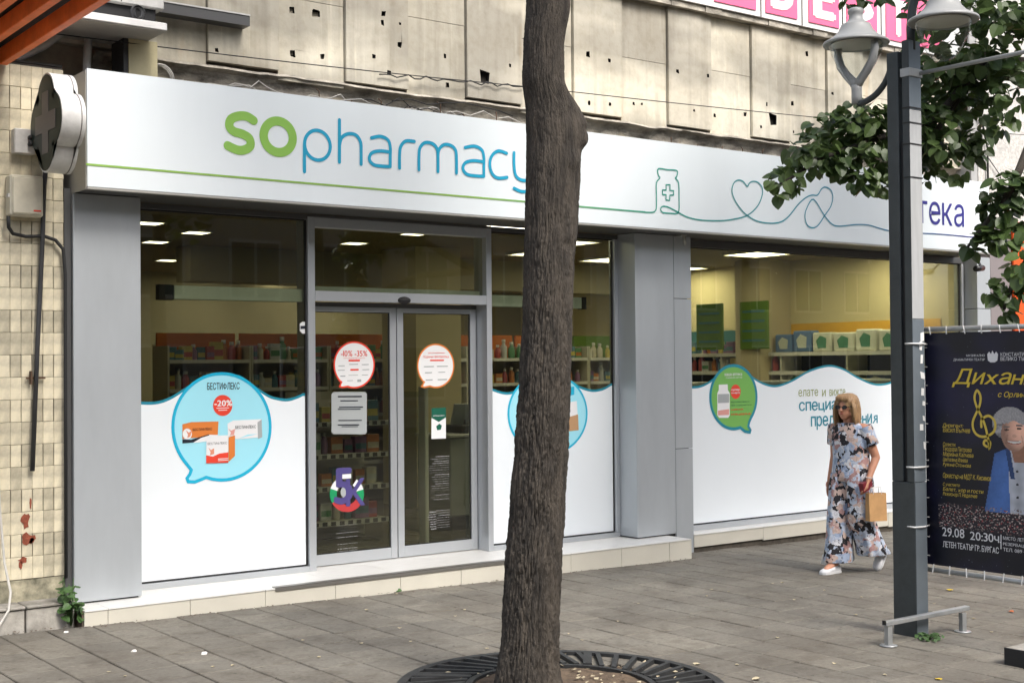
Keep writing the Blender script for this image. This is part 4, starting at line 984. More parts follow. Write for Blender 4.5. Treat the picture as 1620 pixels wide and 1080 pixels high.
# ================================================================== things above the tiled wall
mat('orange_steel', lin((246,118,52)), .55, var=.25, scale=6); mat('slab_white', (.80,.79,.76), .6, var=.15, scale=5); mat('slab_soffit', (.52,.50,.45), .8, var=.15, scale=4); mat('yellow_plaster', (.55,.49,.30), .85, var=.15, scale=5); mat('shade_dark', (.03,.028,.026), .95, var=.5, scale=6)
aw = thing('orange_awning_frame', 'orange steel awning beams projecting over the pavement at top left', 'awning', (-.9, .3, 3.8))
for x, z_ in ((-.45,3.80),(-.66,3.81),(-.86,3.81),(-1.06,3.81),(-1.26,3.81)):
    MB().box((x-.025, -3.2, z_), (x+.03, .27, z_+.11), .004).build('beam', 'orange_steel', aw)
MB().box((-1.3,-3.2,3.945),(-.42,.27,3.96)).build('gap_backing', 'shade_dark', aw)  # dark sheet added over the beams so their gaps read as shade
cp = thing('white_canopy_slab', 'small white concrete canopy slab on a yellowish post over the sign', 'canopy', (.2, .3, 3.8))
MB().box((-1.6, .0, 4.128), (.605, .64, 4.18), .004).build('slab', 'slab_white', cp)
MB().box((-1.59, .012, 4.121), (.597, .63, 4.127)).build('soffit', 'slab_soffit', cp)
MB().box((.45, .33, 3.75), (.665, .58, 4.119)).build('post', 'yellow_plaster', cp)
MB().box((.415, .34, 3.75), (.449, .58, 4.119)).build('post_side', 'pipe_dark', cp)
bk = MB(); bk.box((-3.2, .70, 3.84), (-.2, .8, 6.6)).box((-3.2,.321,3.845),(-.03,.70,3.86)).box((-.2,.68,4.2),(.6,.699,6.6)); bk = bk.build('recess_wall', 'shade_dark'); tag(bk, 'wall recess behind the canopy and pipes, its shade put into the colour', 'wall')  # cavity walls coloured near black: the shade is in the colour
for (x, r_, lab, pts) in ((-.05,.03,'white plastic drain pipe upright in the dark recess',[(.20,.5,3.75),(.205,.5,3.95),(.215,.5,4.13)]), (0,.026,'grey slanting drain pipe in the dark recess',[(-.35,.5,3.86),(-.1,.5,4.02),(.02,.5,4.13)]), (0,.02,'short white pipe stub behind the end of the sign',[(-.02,.45,3.72),(-.02,.45,3.84)])):
    o = MB().tube(pts, r_, 10).build('recess_pipe', 'box_grey'); tag(o, lab, 'pipe')
ac = thing('air_conditioner', 'grey air conditioner box standing above the white canopy slab', 'air conditioner', (.3, .3, 4.31))
MB().box((-.25, .16, 4.318), (.65, .5, 4.95), .008).build('housing', 'box_grey', ac)
MB().box((.33, .155, 4.33), (.335, .1595, 4.94)).build('panel_joint', 'gasket', ac)
MB().box((-.3, .2, 4.181), (.6, .48, 4.317)).build('stand', 'gasket', ac)  # black block filling the open gap under the housing, shade as colour
cc = MB().tube([(.44+.05*math.cos(a)*(1-.03*a), .13, 4.26+.045*math.sin(a)) for a in [k*.5 for k in range(34)]], .011, 6).build('coiled_cable', 'pipe_dark'); tag(cc, 'small coil of dark cable hanging under the air conditioner', 'cable')
tr = thing('metal_trough', 'rusty grey metal trough fixed along the concrete wall', 'trough', (1.1, .5, 4.4))
MB().box((.72,.47,4.385),(1.47,.475,4.465)).box((.72,.475,4.385),(1.47,.60,4.39)).box((.72,.594,4.391),(1.47,.599,4.465)).build('channel', 'alu_dark', tr); MB().box((.7195,.463,4.462),(1.47,.4695,4.474)).build('lip', 'box_grey', tr)
for k in range(2): MB().box((.9+.35*k,.6,4.40),(.93+.35*k,.63,4.5)).build('bracket','pipe_dark',tr)
# coiled white cable and loose wires on top of the sign
w_ = MB().tube([(.70+.10*math.cos(a), .35+.004*a, 3.86+.11*math.sin(a)) for a in [k*.42 for k in range(40)]], .006, 6).build('cable_coil', 'cable_white'); tag(w_, 'coil of white cable lying on top of the sign', 'cable')
rc = random.Random(9)
for k in range(11):
    xa = rc.uniform(.75, 4.2); xb = xa+rc.uniform(.4, 1.3); y0 = rc.uniform(.2, .5)
    pts = [(xa+(xb-xa)*i/7, y0+rc.uniform(-.02,.02), 3.80+rc.uniform(.0,.10)*math.sin(math.pi*i/7)+.01*k) for i in range(8)]
    o = MB().tube(pts, .0045, 5).build('loose_wire', 'cable_white' if k % 3 else 'cable_black'); tag(o, 'thin loose wire straggling along the top of the sign', 'wire', 'loose wires on top of the sign')
# long sagging wires crossing the facade
def sag(a, b_, s, r_=.004, n_=24): 
    a, b_ = Vector(a), Vector(b_); return [a.lerp(b_, i/n_)-Vector((0,0,s*4*(i/n_)*(1-i/n_))) for i in range(n_+1)]
A = at(-20, 40, 'y', .3); B = at(840, 138, 'y', .45); Cc = at(1640, 215, 'y', .3)
o = MB().tube(sag(A, B, .02)+sag(B, Cc, .03)[1:], .0045, 5).build('overhead_wire', 'cable_black'); tag(o, 'thin dark overhead wire sagging across the concrete wall', 'wire')
A = at(600, 118, 'y', .57); B = at(860, 140, 'y', .57); pts = [A.lerp(B, i/30)+Vector((0,0,.012*math.sin(i*1.7)+.008*math.sin(i*4.1))) for i in range(31)]
o = MB().tube(pts, .006, 5).build('twisted_wire', 'cable_black'); tag(o, 'kinked black wire pinned along the concrete panels', 'wire')
# ================================================================== right-hand neighbours of the shop
mat('panel_pink', (.27,.235,.235), .45, metal=.2, var=.08, scale=2); mat('orange_panel', lin((226,84,14)), .5, var=.1, scale=3); mat('stucco', (.62,.60,.56), .95, bump=1.0, bscale=55, var=.30, scale=30); mat('stucco_grey', (.42,.42,.41), .9, var=.2, scale=3)
nb = thing('clad_neighbour_wall', 'grey metal clad wall beside the orange panels at the right', 'wall', (11.2, .4, -.15))
for z0, z1 in ((-.2,.55),(.556,1.3),(1.306,2.05),(2.056,2.72),(2.726,3.42)):
    MB().box((10.99, .30, z0), (11.42, .62, z1), .003).build('cladding_panel', 'panel_pink', nb)
MB().box((11.0,.32,-.2),(11.41,.6,3.4)).build('wall_core', 'gasket', nb)
og = thing('orange_shopfront', 'orange panelled shopfront next to the pharmacy at the right edge', 'shopfront', (12.4, .35, -.17))
for x0, x1 in ((11.43,12.2),(12.206,13.0),(13.006,13.8),(13.806,14.8),(14.806,15.8),(15.806,16.8),(16.806,17.8)):
    for z0, z1 in ((.4,1.45),(1.456,2.5),(2.506,3.42)): MB().box((x0, .27, z0), (x1, .3, z1), .003).build('orange_panel', 'orange_panel', og)
MB().box((11.43,.302,-.3),(17.8,.6,3.4)).build('wall_core','gasket',og)
sw_ = thing('stucco_building', 'white rough stucco building wall above the orange shopfront', 'building', (12.6, .6, 3.4))
MB().box((11.0, .45, 3.43), (17.9, 6.0, 9.0)).build('wall', 'stucco', sw_); MB().box((10.87, .46, 3.1), (10.998, 1.2, 9.0)).build('corner_pilaster', 'stucco_grey', sw_)
MB().tube([(11.15,.42,3.5),(11.15,.42,4.3),(11.05,.42,4.6),(10.9,.42,4.75)], .012, 6).tube([(11.15,.42,4.2),(11.4,.42,4.0),(11.55,.42,3.6)], .006, 5).build('wall_cable', 'cable_black', sw_)
us = MB().box((-3.2, 2.2, 5.3), (10.86, 9.5, 9.5)).build('upper_storey', 'stucco_grey'); tag(us, 'plain grey upper storey set back behind the parapet', 'building')
# ================================================================== street lamp
mat('lamp_steel', (.055,.065,.07), .42, metal=.3, var=.2, scale=8); mat('lamp_light', (.42,.43,.43), .5, var=.12, scale=4, stretch=(6,6,.6)); mat('lamp_blue', (.17,.20,.225), .4, metal=.2, var=.1, scale=5); mat('lamp_hood', (.33,.335,.33), .42, var=.06, scale=5); mat('lamp_inner', (.62,.60,.54), .6); mat('white_tie', (.75,.75,.73), .4)
glass_mat('lamp_glass', (.90,.92,.92), 1.45, 1.1, .03)
LX0, LX1 = 4.250, 4.375; LZ = gz(4.3)
lp = thing('street_lamp', 'grey double post street lamp with two bell hooded lanterns', 'street lamp', (4.31, -3.47, LZ))
MB().box((LX0, -3.557, LZ-.02), (LX1, -3.375, .95), .004).build('post_base', 'lamp_steel', lp)
MB().box((LX0+.001, -3.466, .952), (LX1-.02, -3.376, 3.80), .004).build('post', 'lamp_steel', lp)
MB().box((LX0, -3.557, .952), (LX1, -3.502, 2.02), .003).build('post', 'lamp_blue', lp); 
MB().box((LX0, -3.557, 2.022), (LX1, -3.502, 3.40), .003).build('post', 'lamp_light', lp, label='post section papered pale grey'); MB().box((LX0, -3.557, 3.402), (LX1, -3.502, 3.86), .003).build('post', 'lamp_blue', lp)
MB().box((LX0+.02, -3.5, .952), (LX1-.03, -3.468, 3.2)).build('gap_shade', 'gasket', lp)  # black strip put into the open gap between the posts as its shade
MB().box((LX0+.004, -3.5595, LZ), (LX1-.004, -3.5575, .95)).build('lit_face', 'lamp_blue', lp)  # paler plate: daylight on the street face put into its colour
# side plate darkened: its shade is put into the colour, the street face stays pale
MB().box((LX0-.0015, -3.556, .953), (LX0-.0002, -3.5025, 3.86)).build('post_side', 'lamp_steel', lp)
for z_ in (2.95, 3.17, 3.31, 3.41):
    MB().box((LX0-.004, -3.561, z_), (LX1+.004, -3.557-.0005, z_+.008)).box((LX0-.005, -3.561, z_), (LX0-.002, -3.50, z_+.008)).build('wire_tie', 'cable_black', lp)
MB().box((LX0-.008, -3.565, 3.62), (LX1+.008, -3.49, 3.675), .002).build('bracket', 'lamp_light', lp)
rodm = MB().tube([(4.36, -3.56, 3.648), (4.37, -5.2, 3.64)], .014, 10).build('rod', 'lamp_hood', lp)
MB().tube([(4.37,-5.2,3.64),(4.37,-5.215,3.64)], .022, 10).build('rod_end', 'lamp_hood', lp)
# arms
def arc(c, r, a0, a1, n=14): return [(LX0+.055, c[0]+r*math.cos(a0+(a1-a0)*i/n), c[1]+r*math.sin(a0+(a1-a0)*i/n)) for i in range(n+1)]
MB().tube(arc((-3.10, 3.80), .285, math.pi, math.pi*1.5), .022, 10).build('arm', 'lamp_steel', lp)
MB().tube([(LX0+.06,-3.53,3.80),(LX0+.06,-3.53,3.95),(LX0+.06,-3.545,4.08),(LX0+.06,-3.60,4.22),(LX0+.06,-3.68,4.29),(LX0+.06,-3.784,4.30),(LX0+.06,-3.784,4.18)], .030, 10).build('arm', 'lamp_steel', lp)
def lantern(cy_, zb, fork, nm):
    """bell hood, glass cone and, for the standing one, a forked stem; zb = height of the brim"""
    c = (LX0+.055, cy_, zb); par = lp
    hood = [(.001,.245),(.035,.243),(.050,.235),(.056,.22),(.053,.205),(.046,.195),(.048,.170),(.060,.150),(.078,.135),(.098,.128),(.102,.118),(.118,.085),(.150,.050),(.190,.025),(.222,.008),(.226,-.004),(.220,-.012),(.200,-.008),(.17,.0)]
    h = MB().lathe(c, hood, 36, cap=False).build('lantern_hood', 'lamp_hood', par)
    MB().lathe(c, [(.001,-.013),(.165,-.013),(.172,-.006),(.165,.0),(.001,.0)], 32, cap=False).build('reflector', 'lamp_inner', h)
    g_ = [(.178,-.014),(.176,-.03),(.160,-.09),(.135,-.15),(.105,-.205),(.07,-.245),(.03,-.262),(.001,-.265)] if not fork else [(.185,-.014),(.165,-.08),(.13,-.15),(.09,-.215),(.055,-.26)]
    MB().lathe(c, g_, 32, cap=False).build('glass_bowl', 'lamp_glass', h)
    if fork:
        for sg in (-1, 1):
            pts = [(c[0], cy_+sg*.155, zb+.0), (c[0], cy_+sg*.158, zb-.06), (c[0], cy_+sg*.135, zb-.14), (c[0], cy_+sg*.085, zb-.205), (c[0], cy_+sg*.03, zb-.262), (c[0], cy_, zb-.30)]
            mb = MB(); mb.tube(pts, [.026,.028,.030,.030,.032,.034], 10); mb.build('fork', 'lamp_hood', h)
        MB().lathe((c[0], cy_, zb-.42), [(.035,0),(.036,.05),(.036,.10),(.038,.13)], 16).build('stem', 'lamp_hood', h)
lantern(-3.085, 3.935, True, 'a'); lantern(-3.784, 3.945, False, 'b')
# bits of torn paper and ties on the lower post
rp_ = random.Random(8)
for k in range(9):
    z_ = .95+k*.09+rp_.uniform(-.02,.02); x = LX1-.035+rp_.uniform(-.02,.02); w_, h_ = rp_.uniform(.01,.022), rp_.uniform(.012,.03)
    MB().obox((x, -3.559, z_+.25), (1,0,rp_.uniform(-.3,.3)), (0,1,0), (rp_.uniform(-.2,.2),0,1), w_, .0008, h_).build('paper_scrap', 'white_tie', lp)
# low tubular guard rail in front of the lamp
gr_ = thing('guard_rail', 'low grey steel guard rail on two feet in front of the street lamp', 'guard rail', (4.28, -3.61, gz(4.28)))
mat('galv', (.38,.39,.39), .42, metal=.5, var=.2, scale=12)
zr = .115
MB().box((3.835, -3.64, gz(3.84)+zr+.015), (4.715, -3.60, gz(4.7)+zr+.055), .003).build('rail', 'galv', gr_)
MB().box((3.8345,-3.635,gz(3.84)+zr+.022),(3.8349,-3.605,gz(3.84)+zr+.05)).build('rail_end','gasket',gr_)
for x in (3.875, 4.66):
    MB().box((x-.022, -3.635, gz(x)), (x+.022, -3.605, gz(x)+zr+.014)).build('leg', 'galv', gr_); MB().lathe((x, -3.62, gz(x)), [(.055,.002),(.055,.008),(.02,.010)], 18).build('foot_plate', 'galv', gr_)
# ================================================================== concert banner lashed to the lamp post
BX = 4.44; BZ0, BZ1 = .40, 1.93; BY0, BY1 = -3.50, -4.62      # runs towards the street
p = at(1472, 893, 'x', BX); q = at(1460, 523, 'x', BX)
bn = thing('concert_banner', 'dark blue concert banner tied to a galvanised frame beside the street lamp', 'banner', (BX, -4.0, gz(4.4)))
ft = MB().tube([(BX, BY0+.02, gz(4.4)), (BX, BY0+.02, BZ1+.03)], .016, 10).build('frame_post', 'galv', bn); MB().tube([(BX, BY1-.03, gz(4.4)), (BX, BY1-.03, BZ1+.03)], .016, 10).build('frame_post', 'galv', bn)
MB().tube([(BX, BY0+.04, BZ1+.025), (BX, BY1-.05, BZ1+.025)], .017, 10).build('frame_rail', 'galv', bn); MB().tube([(BX, BY0+.04, BZ0-.035), (BX, BY1-.05, BZ0-.035)], .017, 10).build('frame_rail', 'galv', bn)
m = mat('banner_print', (.01,.012,.04), .45); t = m.node_tree; N, L = t.nodes.new, t.links.new; b = t.nodes['Principled BSDF']
tc = N('ShaderNodeTexCoord'); nn_ = N('ShaderNodeTexNoise'); nn_.inputs['Scale'].default_value = 2.2; L(tc.outputs['Object'], nn_.inputs['Vector'])
r1 = N('ShaderNodeValToRGB'); r1.color_ramp.elements[0].position = .42; r1.color_ramp.elements[0].color = (.002,.003,.010,1); r1.color_ramp.elements[1].position = .68; r1.color_ramp.elements[1].color = (.009,.008,.045,1); L(nn_.outputs['Fac'], r1.inputs[0])
n3 = N('ShaderNodeTexNoise'); n3.inputs['Scale'].default_value = 90; n3.inputs['Detail'].default_value = 2; L(tc.outputs['Object'], n3.inputs['Vector']); r2 = N('ShaderNodeValToRGB'); r2.color_ramp.elements[0].position = .74; r2.color_ramp.elements[0].color = (0,0,0,1); r2.color_ramp.elements[1].position = .82; r2.color_ramp.elements[1].color = (.25,.27,.35,1); L(n3.outputs['Fac'], r2.inputs[0])
ax = N('ShaderNodeMixRGB'); ax.blend_type = 'ADD'; ax.inputs[0].default_value = 1; L(r1.outputs[0], ax.inputs[1]); L(r2.outputs[0], ax.inputs[2]); L(ax.outputs[0], b.inputs['Base Color'])
mb = MB(); ny, nz_ = 24, 30
for i in range(ny+1):
    for j in range(nz_+1):
        y = BY0-.012+(BY1+.012-BY0+.012)*i/ny; z_ = BZ0+(BZ1-BZ0)*j/nz_
        mb.v.append((BX-.004+.0*math.sin(i), y, z_))
for i in range(ny):
    for j in range(nz_): k = nz_+1; mb.f.append((i*k+j, i*k+j+1, (i+1)*k+j+1, (i+1)*k+j)); mb.m.append(0); mb.smooth.append(True)
sheet = mb.build('banner_sheet', 'banner_print', bn)
# cable ties
for k in range(9):
    y = BY0-.06-k*.13
    for zz, dz in ((BZ1+.03,-.04),(BZ0-.04,.045)): MB().bar((BX-.019, y, zz+.012*(1 if dz < 0 else -1)), (BX-.012, y+rp_.uniform(-.01,.01), zz+dz), .006).build('cable_tie', 'white_tie', bn)
for k in range(12):
    z_ = BZ0+.06+k*.125; MB().bar((BX-.018, BY0+.035, z_), (BX-.010, BY0-.035, z_+rp_.uniform(-.006,.006)), .005).build('cable_tie', 'white_tie', bn)
for z_ in (.66, 1.05, 1.86): MB().tube([(LX0-.006,-3.50,z_),(LX0-.01,-3.56,z_),(LX0+.07,-3.575,z_),(BX+.02,-3.52,z_-.005)], .006, 6).build('lashing', 'white_tie', bn)
BNX = BX-.006; FBN = frm('x', BNX)
mat('gold', lin((214,186,60)), .4, var=.2, scale=14); mat('print_white', (.7,.7,.72), .5); mat('gold_dim', lin((205,180,75)), .5); mat('jacket_blue', lin((60,100,185)), .5, var=.15, scale=9); mat('shirt_white', (.62,.65,.72), .5); mat('face_skin', lin((205,130,105)), .5, var=.12, scale=20); mat('hair_grey', lin((165,162,165)), .6, var=.25, scale=40); mat('mouth', lin((120,50,45)), .5)
def BP(pts): return [(-at(x, y, 'x', BNX).y, at(x, y, 'x', BNX).z) for x, y in pts]
def bflat(nm, m, pts, off, sm=False):
    mb = MB(); P = BP(pts); P = smooth_line(P, True, 4) if sm else P; poly(mb, FBN, P, off); return mb.build(nm, m, sheet)
def btext(m, items):
    for s, a, b_, kw in items:
        mb = MB(); ptext(mb, BNX, s, a, b_, axis='x', off=.001, **kw); mb.build('banner_text', m, sheet)
B5 = lambda p: z3(p, 1440, 500, 2.572)
btext('print_white', [('МУЗИКАЛНО', (1529,564), (1558,560.5), {}), ('ДРАМАТИЧЕН ТЕАТЪР', (1508.5,571.5), (1558,567), {}), ('КОНСТАНТИН КИСИМОВ', (1583,563.5), (1658,557.5), {}), ('ВЕЛИКО ТЪРНОВО', (1583,570.5), (1642,564.5), {}),
    ('29.08', (1491,847), (1525.5,833), dict(bold=.01)), ('20:30ч.', (1535,853), (1584,840), dict(bold=.01)), ('ЛЕТЕН ТЕАТЪР ГР. БУРГАС', (1492,864.5), (1580,855), dict(bold=.012)),
    ('МЯСТО: ЛЕТЕН ТЕАТЪР', (1587,853), (1650,847.5), {}), ('РЕЗЕРВАЦИИ', (1587,862.5), (1630,857), {}), ('ТЕЛ. 089 4286', (1587,871), (1636,865.5), {})])
bflat('banner_rule', 'print_white', [(1583,845),(1584.5,845),(1584.5,868),(1583,868)], .001)
btext('gold', [('Дихание', (1506,612), (1664,583), dict(shear=.28, bold=.006)), ('с Орлин', (1579,630), (1622,619), dict(shear=.25))])
btext('gold_dim', [('Диригент:', (1491,676.5), (1524,669), dict(shear=.2)), ('Васил Вълчев', (1492,683), (1535,675), dict(shear=.2)), ('Солисти:', (1492,705), (1512,699), dict(shear=.2)), ('Теодора Петрова', (1492,714.5), (1537,705.5), dict(shear=.2)), ('Мариана Калчева', (1492,722.5), (1540,714), dict(shear=.2)),
    ('Цветелина Илиева', (1492,730), (1531,722.5), dict(shear=.2)), ('Румяна Стоянова', (1492,738), (1536,730.5), dict(shear=.2)), ('Оркестър на МДТ К. Кисимов', (1492,757), (1568,747), dict(shear=.2)), ('С участието:', (1492,769), (1519,762.5), dict(shear=.2)), ('Балет, хор и гости', (1492,777), (1556,769.5), dict(shear=.2)), ('Режисьор П. Неделчев', (1492,784.5), (1546,777), dict(shear=.2))])
# theatre crest
for pts in ([(1562,560),(1565,556),(1568,560),(1570,554),(1573,560),(1576,556),(1579,560),(1578,570),(1574,573),(1567,573),(1563,570)],): bflat('crest', 'print_white', pts, .001)
# treble clef
tc_ = smooth_line(BP(B5([(312,530),(300,520),(305,505),(325,512),(322,535),(318,500),(300,430),(272,370),(262,330),(272,302),(286,325),(282,365),(255,430),(265,475),(300,490),(340,470),(345,430),(320,405),(292,420),(290,450)])), k=5)
mb = MB(); ribbon(mb, FBN, tc_, .016, off=.0012); mb.build('treble_clef', 'gold_dim', sheet)
# printed picture: grey haired man in a blue jacket above an orchestra (a generic figure, flat print)
def paint(X, Y):
    """colour of the print at photo-sized coordinates (zoom units), None = bare background"""
    def el(cx_, cy_, rx, ry): return ((X-cx_)/rx)**2+((Y-cy_)/ry)**2
    def n(s_, o=0): return noise.noise(Vector((X/s_, Y/s_, o)))
    col = None
    # jacket
    if Y > 520 and X > 300 and Y < 800:
        sh = 345-(Y-545)*.19 if Y < 760 else 304
        if Y < 545: sh = 345+(545-Y)*2.2
        if X > sh:
            k = .75+.25*math.sin((X-sh)/38)+.16*n(40)+.10*n(9, 3)
            col = (.06*k, .15*k, .42*k)
    if col and 398+(Y-520)*.02 < X < 520+.05*(Y-520) and Y > 520:
        k = .80+.18*n(30, 7)+.08*math.sin(X/9); col = (.50*k, .53*k, .60*k)
        if Y > 585 and el(432+(Y-600)*.01, round(Y/50)*50+10, 5, 5) < 1: col = (.02,.02,.03)
    if col and 520 < Y < 640 and (abs(X-(396+(Y-520)*.16)) < 9 or abs(X-(512-(Y-540)*.02)) < 10): col = tuple(v*.45 for v in (.035,.10,.32))
    # neck
    if 495 < Y < 575 and 402+(Y-495)*.25 < X < 495-(Y-495)*.25: k = .55+.1*n(12); col = (.52*k, .26*k, .17*k)
    # hair and face
    e = el(408, 428, 70, 66)
    hair = e+.10*n(14, 2)+.05*n(6, 5) < 1 and Y < 505
    if hair:
        k = .55+.55*abs(n(7, 9))+.28*math.sin((X*.6+Y)/7+2*n(20)); k = max(.25, k); col = (.42*k, .41*k, .42*k)
    f_ = el(422, 466, 50, 68)
    if f_ < 1 and not (Y < 425 and e+.2*n(10, 4) > .36 and X < 400):
        nx = (X-422)/50; ny = (Y-466)/68; nz2 = math.sqrt(max(0, 1-nx*nx-ny*ny)); k = max(.32, .25+.55*nz2+.45*nx-.18*ny)+.05*n(8, 1)
        col = (.92*k, .52*k, .38*k)
        if el(393, 451, 10, 4) < 1 or el(443, 445, 10, 4) < 1: col = (.06,.035,.03)
        if abs(Y-(440+(X-393)*-.08)) < 3 and (380 < X < 406): col = (.16,.13,.12)
        if abs(Y-(433+(X-443)*.05)) < 3 and (430 < X < 457): col = (.16,.13,.12)
        if el(424, 474, 9, 6) < 1: col = tuple(v*.8 for v in col)
        m_ = (X-424)/26
        if abs(m_) < 1:
            yl = 497+6*(1-m_*m_); yh = 492-1*m_
            if yh < Y < yl+4: col = (.62,.60,.56) if yh+1.5 < Y < yl else (.30,.09,.07)
        if abs(abs(X-424)-(30+(Y-485)*.2)) < 2.2 and 470 < Y < 505: col = tuple(v*.72 for v in col)
    if e < 1.02 and Y < 428+8*n(9, 6) and f_ > .55: k = .6+.5*abs(n(6, 11)); col = (.45*k, .44*k, .45*k)
    # orchestra
    if Y > 752+8*n(26, 3) and Y < 862:
        w_ = min(1, (Y-745)/25)*min(1, (866-Y)/22)
        a_ = n(7, 21)+.6*n(3.2, 23); k = max(0, a_)*w_
        hue = n(11, 25)
        if k > .20: col = (.95*k,.80*k,.75*k) if hue > -.1 else (.55*k,.10*k,.11*k)
        elif Y > 775 or col is None: col = (.012,.010,.018) if w_ > .4 else col
    return col
mb = MB(); nu, nv = 170, 214; X0, X1, Y0, Y1 = 110, 640, 355, 868; cols_ = []
uv0 = BP(B5([(X0, Y0)]))[0]; ul = BP(B5([(X0, Y1)]))[0]
SCx = (BP(B5([(460, 600)]))[0][0]-BP(B5([(X0, 600)]))[0][0])/(460-X0)
def xy2p(X, Y):
    q0 = BP(B5([(X0, Y)]))[0]; return (q0[0]+(X-X0)*SCx, q0[1])
zt_ = [xy2p(X0, Y0+(Y1-Y0)*j/nv)[1] for j in range(nv+1)]
for i in range(nu):
    for j in range(nv):
        xa = X0+(X1-X0)*i/nu; xb = X0+(X1-X0)*(i+1)/nu; c_ = paint((xa+xb)/2, Y0+(Y1-Y0)*(j+.5)/nv)
        if c_ is None: continue
        u0, u1 = uv0[0]+(xa-X0)*SCx, uv0[0]+(xb-X0)*SCx
        if u1 > -BY1-.02: continue
        mb.add([fp(FBN, u0, zt_[j+1], .0008), fp(FBN, u1, zt_[j+1], .0008), fp(FBN, u1, zt_[j], .0008), fp(FBN, u0, zt_[j], .0008)], [(0,1,2,3)]); cols_ += [(*c_, 1)]*4
m = mat('printed_picture', (.5,.5,.5), .45); at_ = m.node_tree.nodes.new('ShaderNodeVertexColor'); at_.layer_name = 'ink'; m.node_tree.links.new(at_.outputs[0], m.node_tree.nodes['Principled BSDF'].inputs['Base Color'])
o = mb.build('printed_picture', 'printed_picture', sheet, kind='stuff'); o['label'] = 'printed grey haired man in blue jacket above an orchestra'
ca = o.data.color_attributes.new('ink', 'FLOAT_COLOR', 'CORNER'); ca.data.foreach_set('color', [v for c_ in cols_ for v in c_])
# ================================================================== concrete footing at the right edge
fo = thing('concrete_footing', 'low concrete block with black end at the bottom right corner', 'footing', (4.3, -4.36, gz(4.2)))
p = gnd(1586, 1050)
MB().box((p.x+.012, p.y-.2, gz(4.2)-.01), (p.x+.75, p.y+.0, gz(4.2)+.10), .006).build('block', 'kerb_block', fo); MB().box((p.x, p.y-.19, gz(4.2)-.005), (p.x+.010, p.y-.01, gz(4.2)+.105), .003).build('dark_end', 'gasket', fo)  # thin dark plate over one end of the block
# ================================================================== tree grate
mat('cast_iron', (.035,.036,.037), .6, metal=.3, var=.3, scale=16, bump=.3, bscale=80)
gt = thing('tree_grate', 'round black cast iron tree grate with radial bars around the trunk', 'tree grate', (GC.x, GC.y, gz(GC.x)))
def gp(r_, a, z_): x = GC.x+r_*math.cos(a); return (x, GC.y+r_*math.sin(a), gz(x)+z_)
def ringmb(r0, r1, z0, z1, n=72):
    mb = MB(); V = []; F = []
    for i in range(n):
        a = 2*math.pi*i/n; V += [gp(r0,a,z0), gp(r1,a,z0), gp(r1,a,z1), gp(r0,a,z1)]
    for i in range(n):
        k, l = 4*i, 4*((i+1) % n); F += [(k+3,k+2,l+2,l+3),(k+1,l+1,l+2,k+2),(k,k+3,l+3,l),(k,l,l+1,k+1)]
    return mb.add(V, F)
ringmb(GR-.05, GR, -.03, .022).build('outer_ring', 'cast_iron', gt); ringmb(.49, .525, -.03, .020).build('inner_ring', 'cast_iron', gt)
for k in range(44):
    a = 2*math.pi*k/44; sk = .20
    mb = MB(); A = gp(.53, a, .010); B = gp(GR-.055, a+sk, .010); mb.bar(A, B, .028, .03); mb.build('bar', 'cast_iron', gt)
for k in range(4): MB().bar(gp(.53, .6+k*math.pi/2, .012), gp(GR-.055, .6+k*math.pi/2+.1, .012), .05, .034).build('joint_bar', 'cast_iron', gt)
mb = MB(); n = 60; V = [gp(0,0,.0)]; F = []
for j, rr in enumerate((.2,.4,.485,.53,.7,.89)):
    for i in range(n):
        a = 2*math.pi*i/n; x, y, z_ = gp(rr, a, (.004 if rr < .5 else -.012)); V.append((x, y, z_+.012*noise.noise(Vector((x*9,y*9,0)))))
for i in range(n): F.append((0, 1+i, 1+(i+1) % n))
for j in range(5):
    for i in range(n): F.append((1+j*n+i, 1+(j+1)*n+i, 1+(j+1)*n+(i+1) % n, 1+j*n+(i+1) % n))
o = mb.add(V, F).build('tree_pit_soil', 'soil', kind='structure'); o['label'] = 'brown soil of the tree pit inside the iron grate'
# ================================================================== trees
m = mat('bark', (.070,.058,.045), .95, var=.5, scale=5, bump=1., bscale=70, stretch=(3,3,.8), tint=(.022,.019,.016))
def leafmat(nm, c1, c2):
    m = bpy.data.materials.new(nm); m.use_nodes = True; MATS[nm] = m; t = m.node_tree; N, L = t.nodes.new, t.links.new; b = t.nodes['Principled BSDF']; o = t.nodes['Material Output']
    tc = N('ShaderNodeNewGeometry'); n = N('ShaderNodeTexNoise'); n.inputs['Scale'].default_value = 3.5; L(tc.outputs['Position'], n.inputs['Vector'])
    oi = N('ShaderNodeObjectInfo'); ad = N('ShaderNodeMath'); ad.operation = 'MULTIPLY_ADD'; ad.inputs[1].default_value = .35; L(oi.outputs['Random'], ad.inputs[0]); L(n.outputs['Fac'], ad.inputs[2])
    r = N('ShaderNodeValToRGB'); r.color_ramp.elements[0].position = .45; r.color_ramp.elements[0].color = (*c1, 1); r.color_ramp.elements[1].position = .85; r.color_ramp.elements[1].color = (*c2, 1); L(ad.outputs[0], r.inputs[0]); L(r.outputs[0], b.inputs['Base Color'])
    b.inputs['Roughness'].default_value = .42; tr = N('ShaderNodeBsdfTranslucent'); L(r.outputs[0], tr.inputs[0]); mx = N('ShaderNodeMixShader'); mx.inputs[0].default_value = .30; L(b.outputs[0], mx.inputs[1]); L(tr.outputs[0], mx.inputs[2]); L(mx.outputs[0], o.inputs[0])
leafmat('leaf', (.046,.080,.024), (.115,.175,.050))
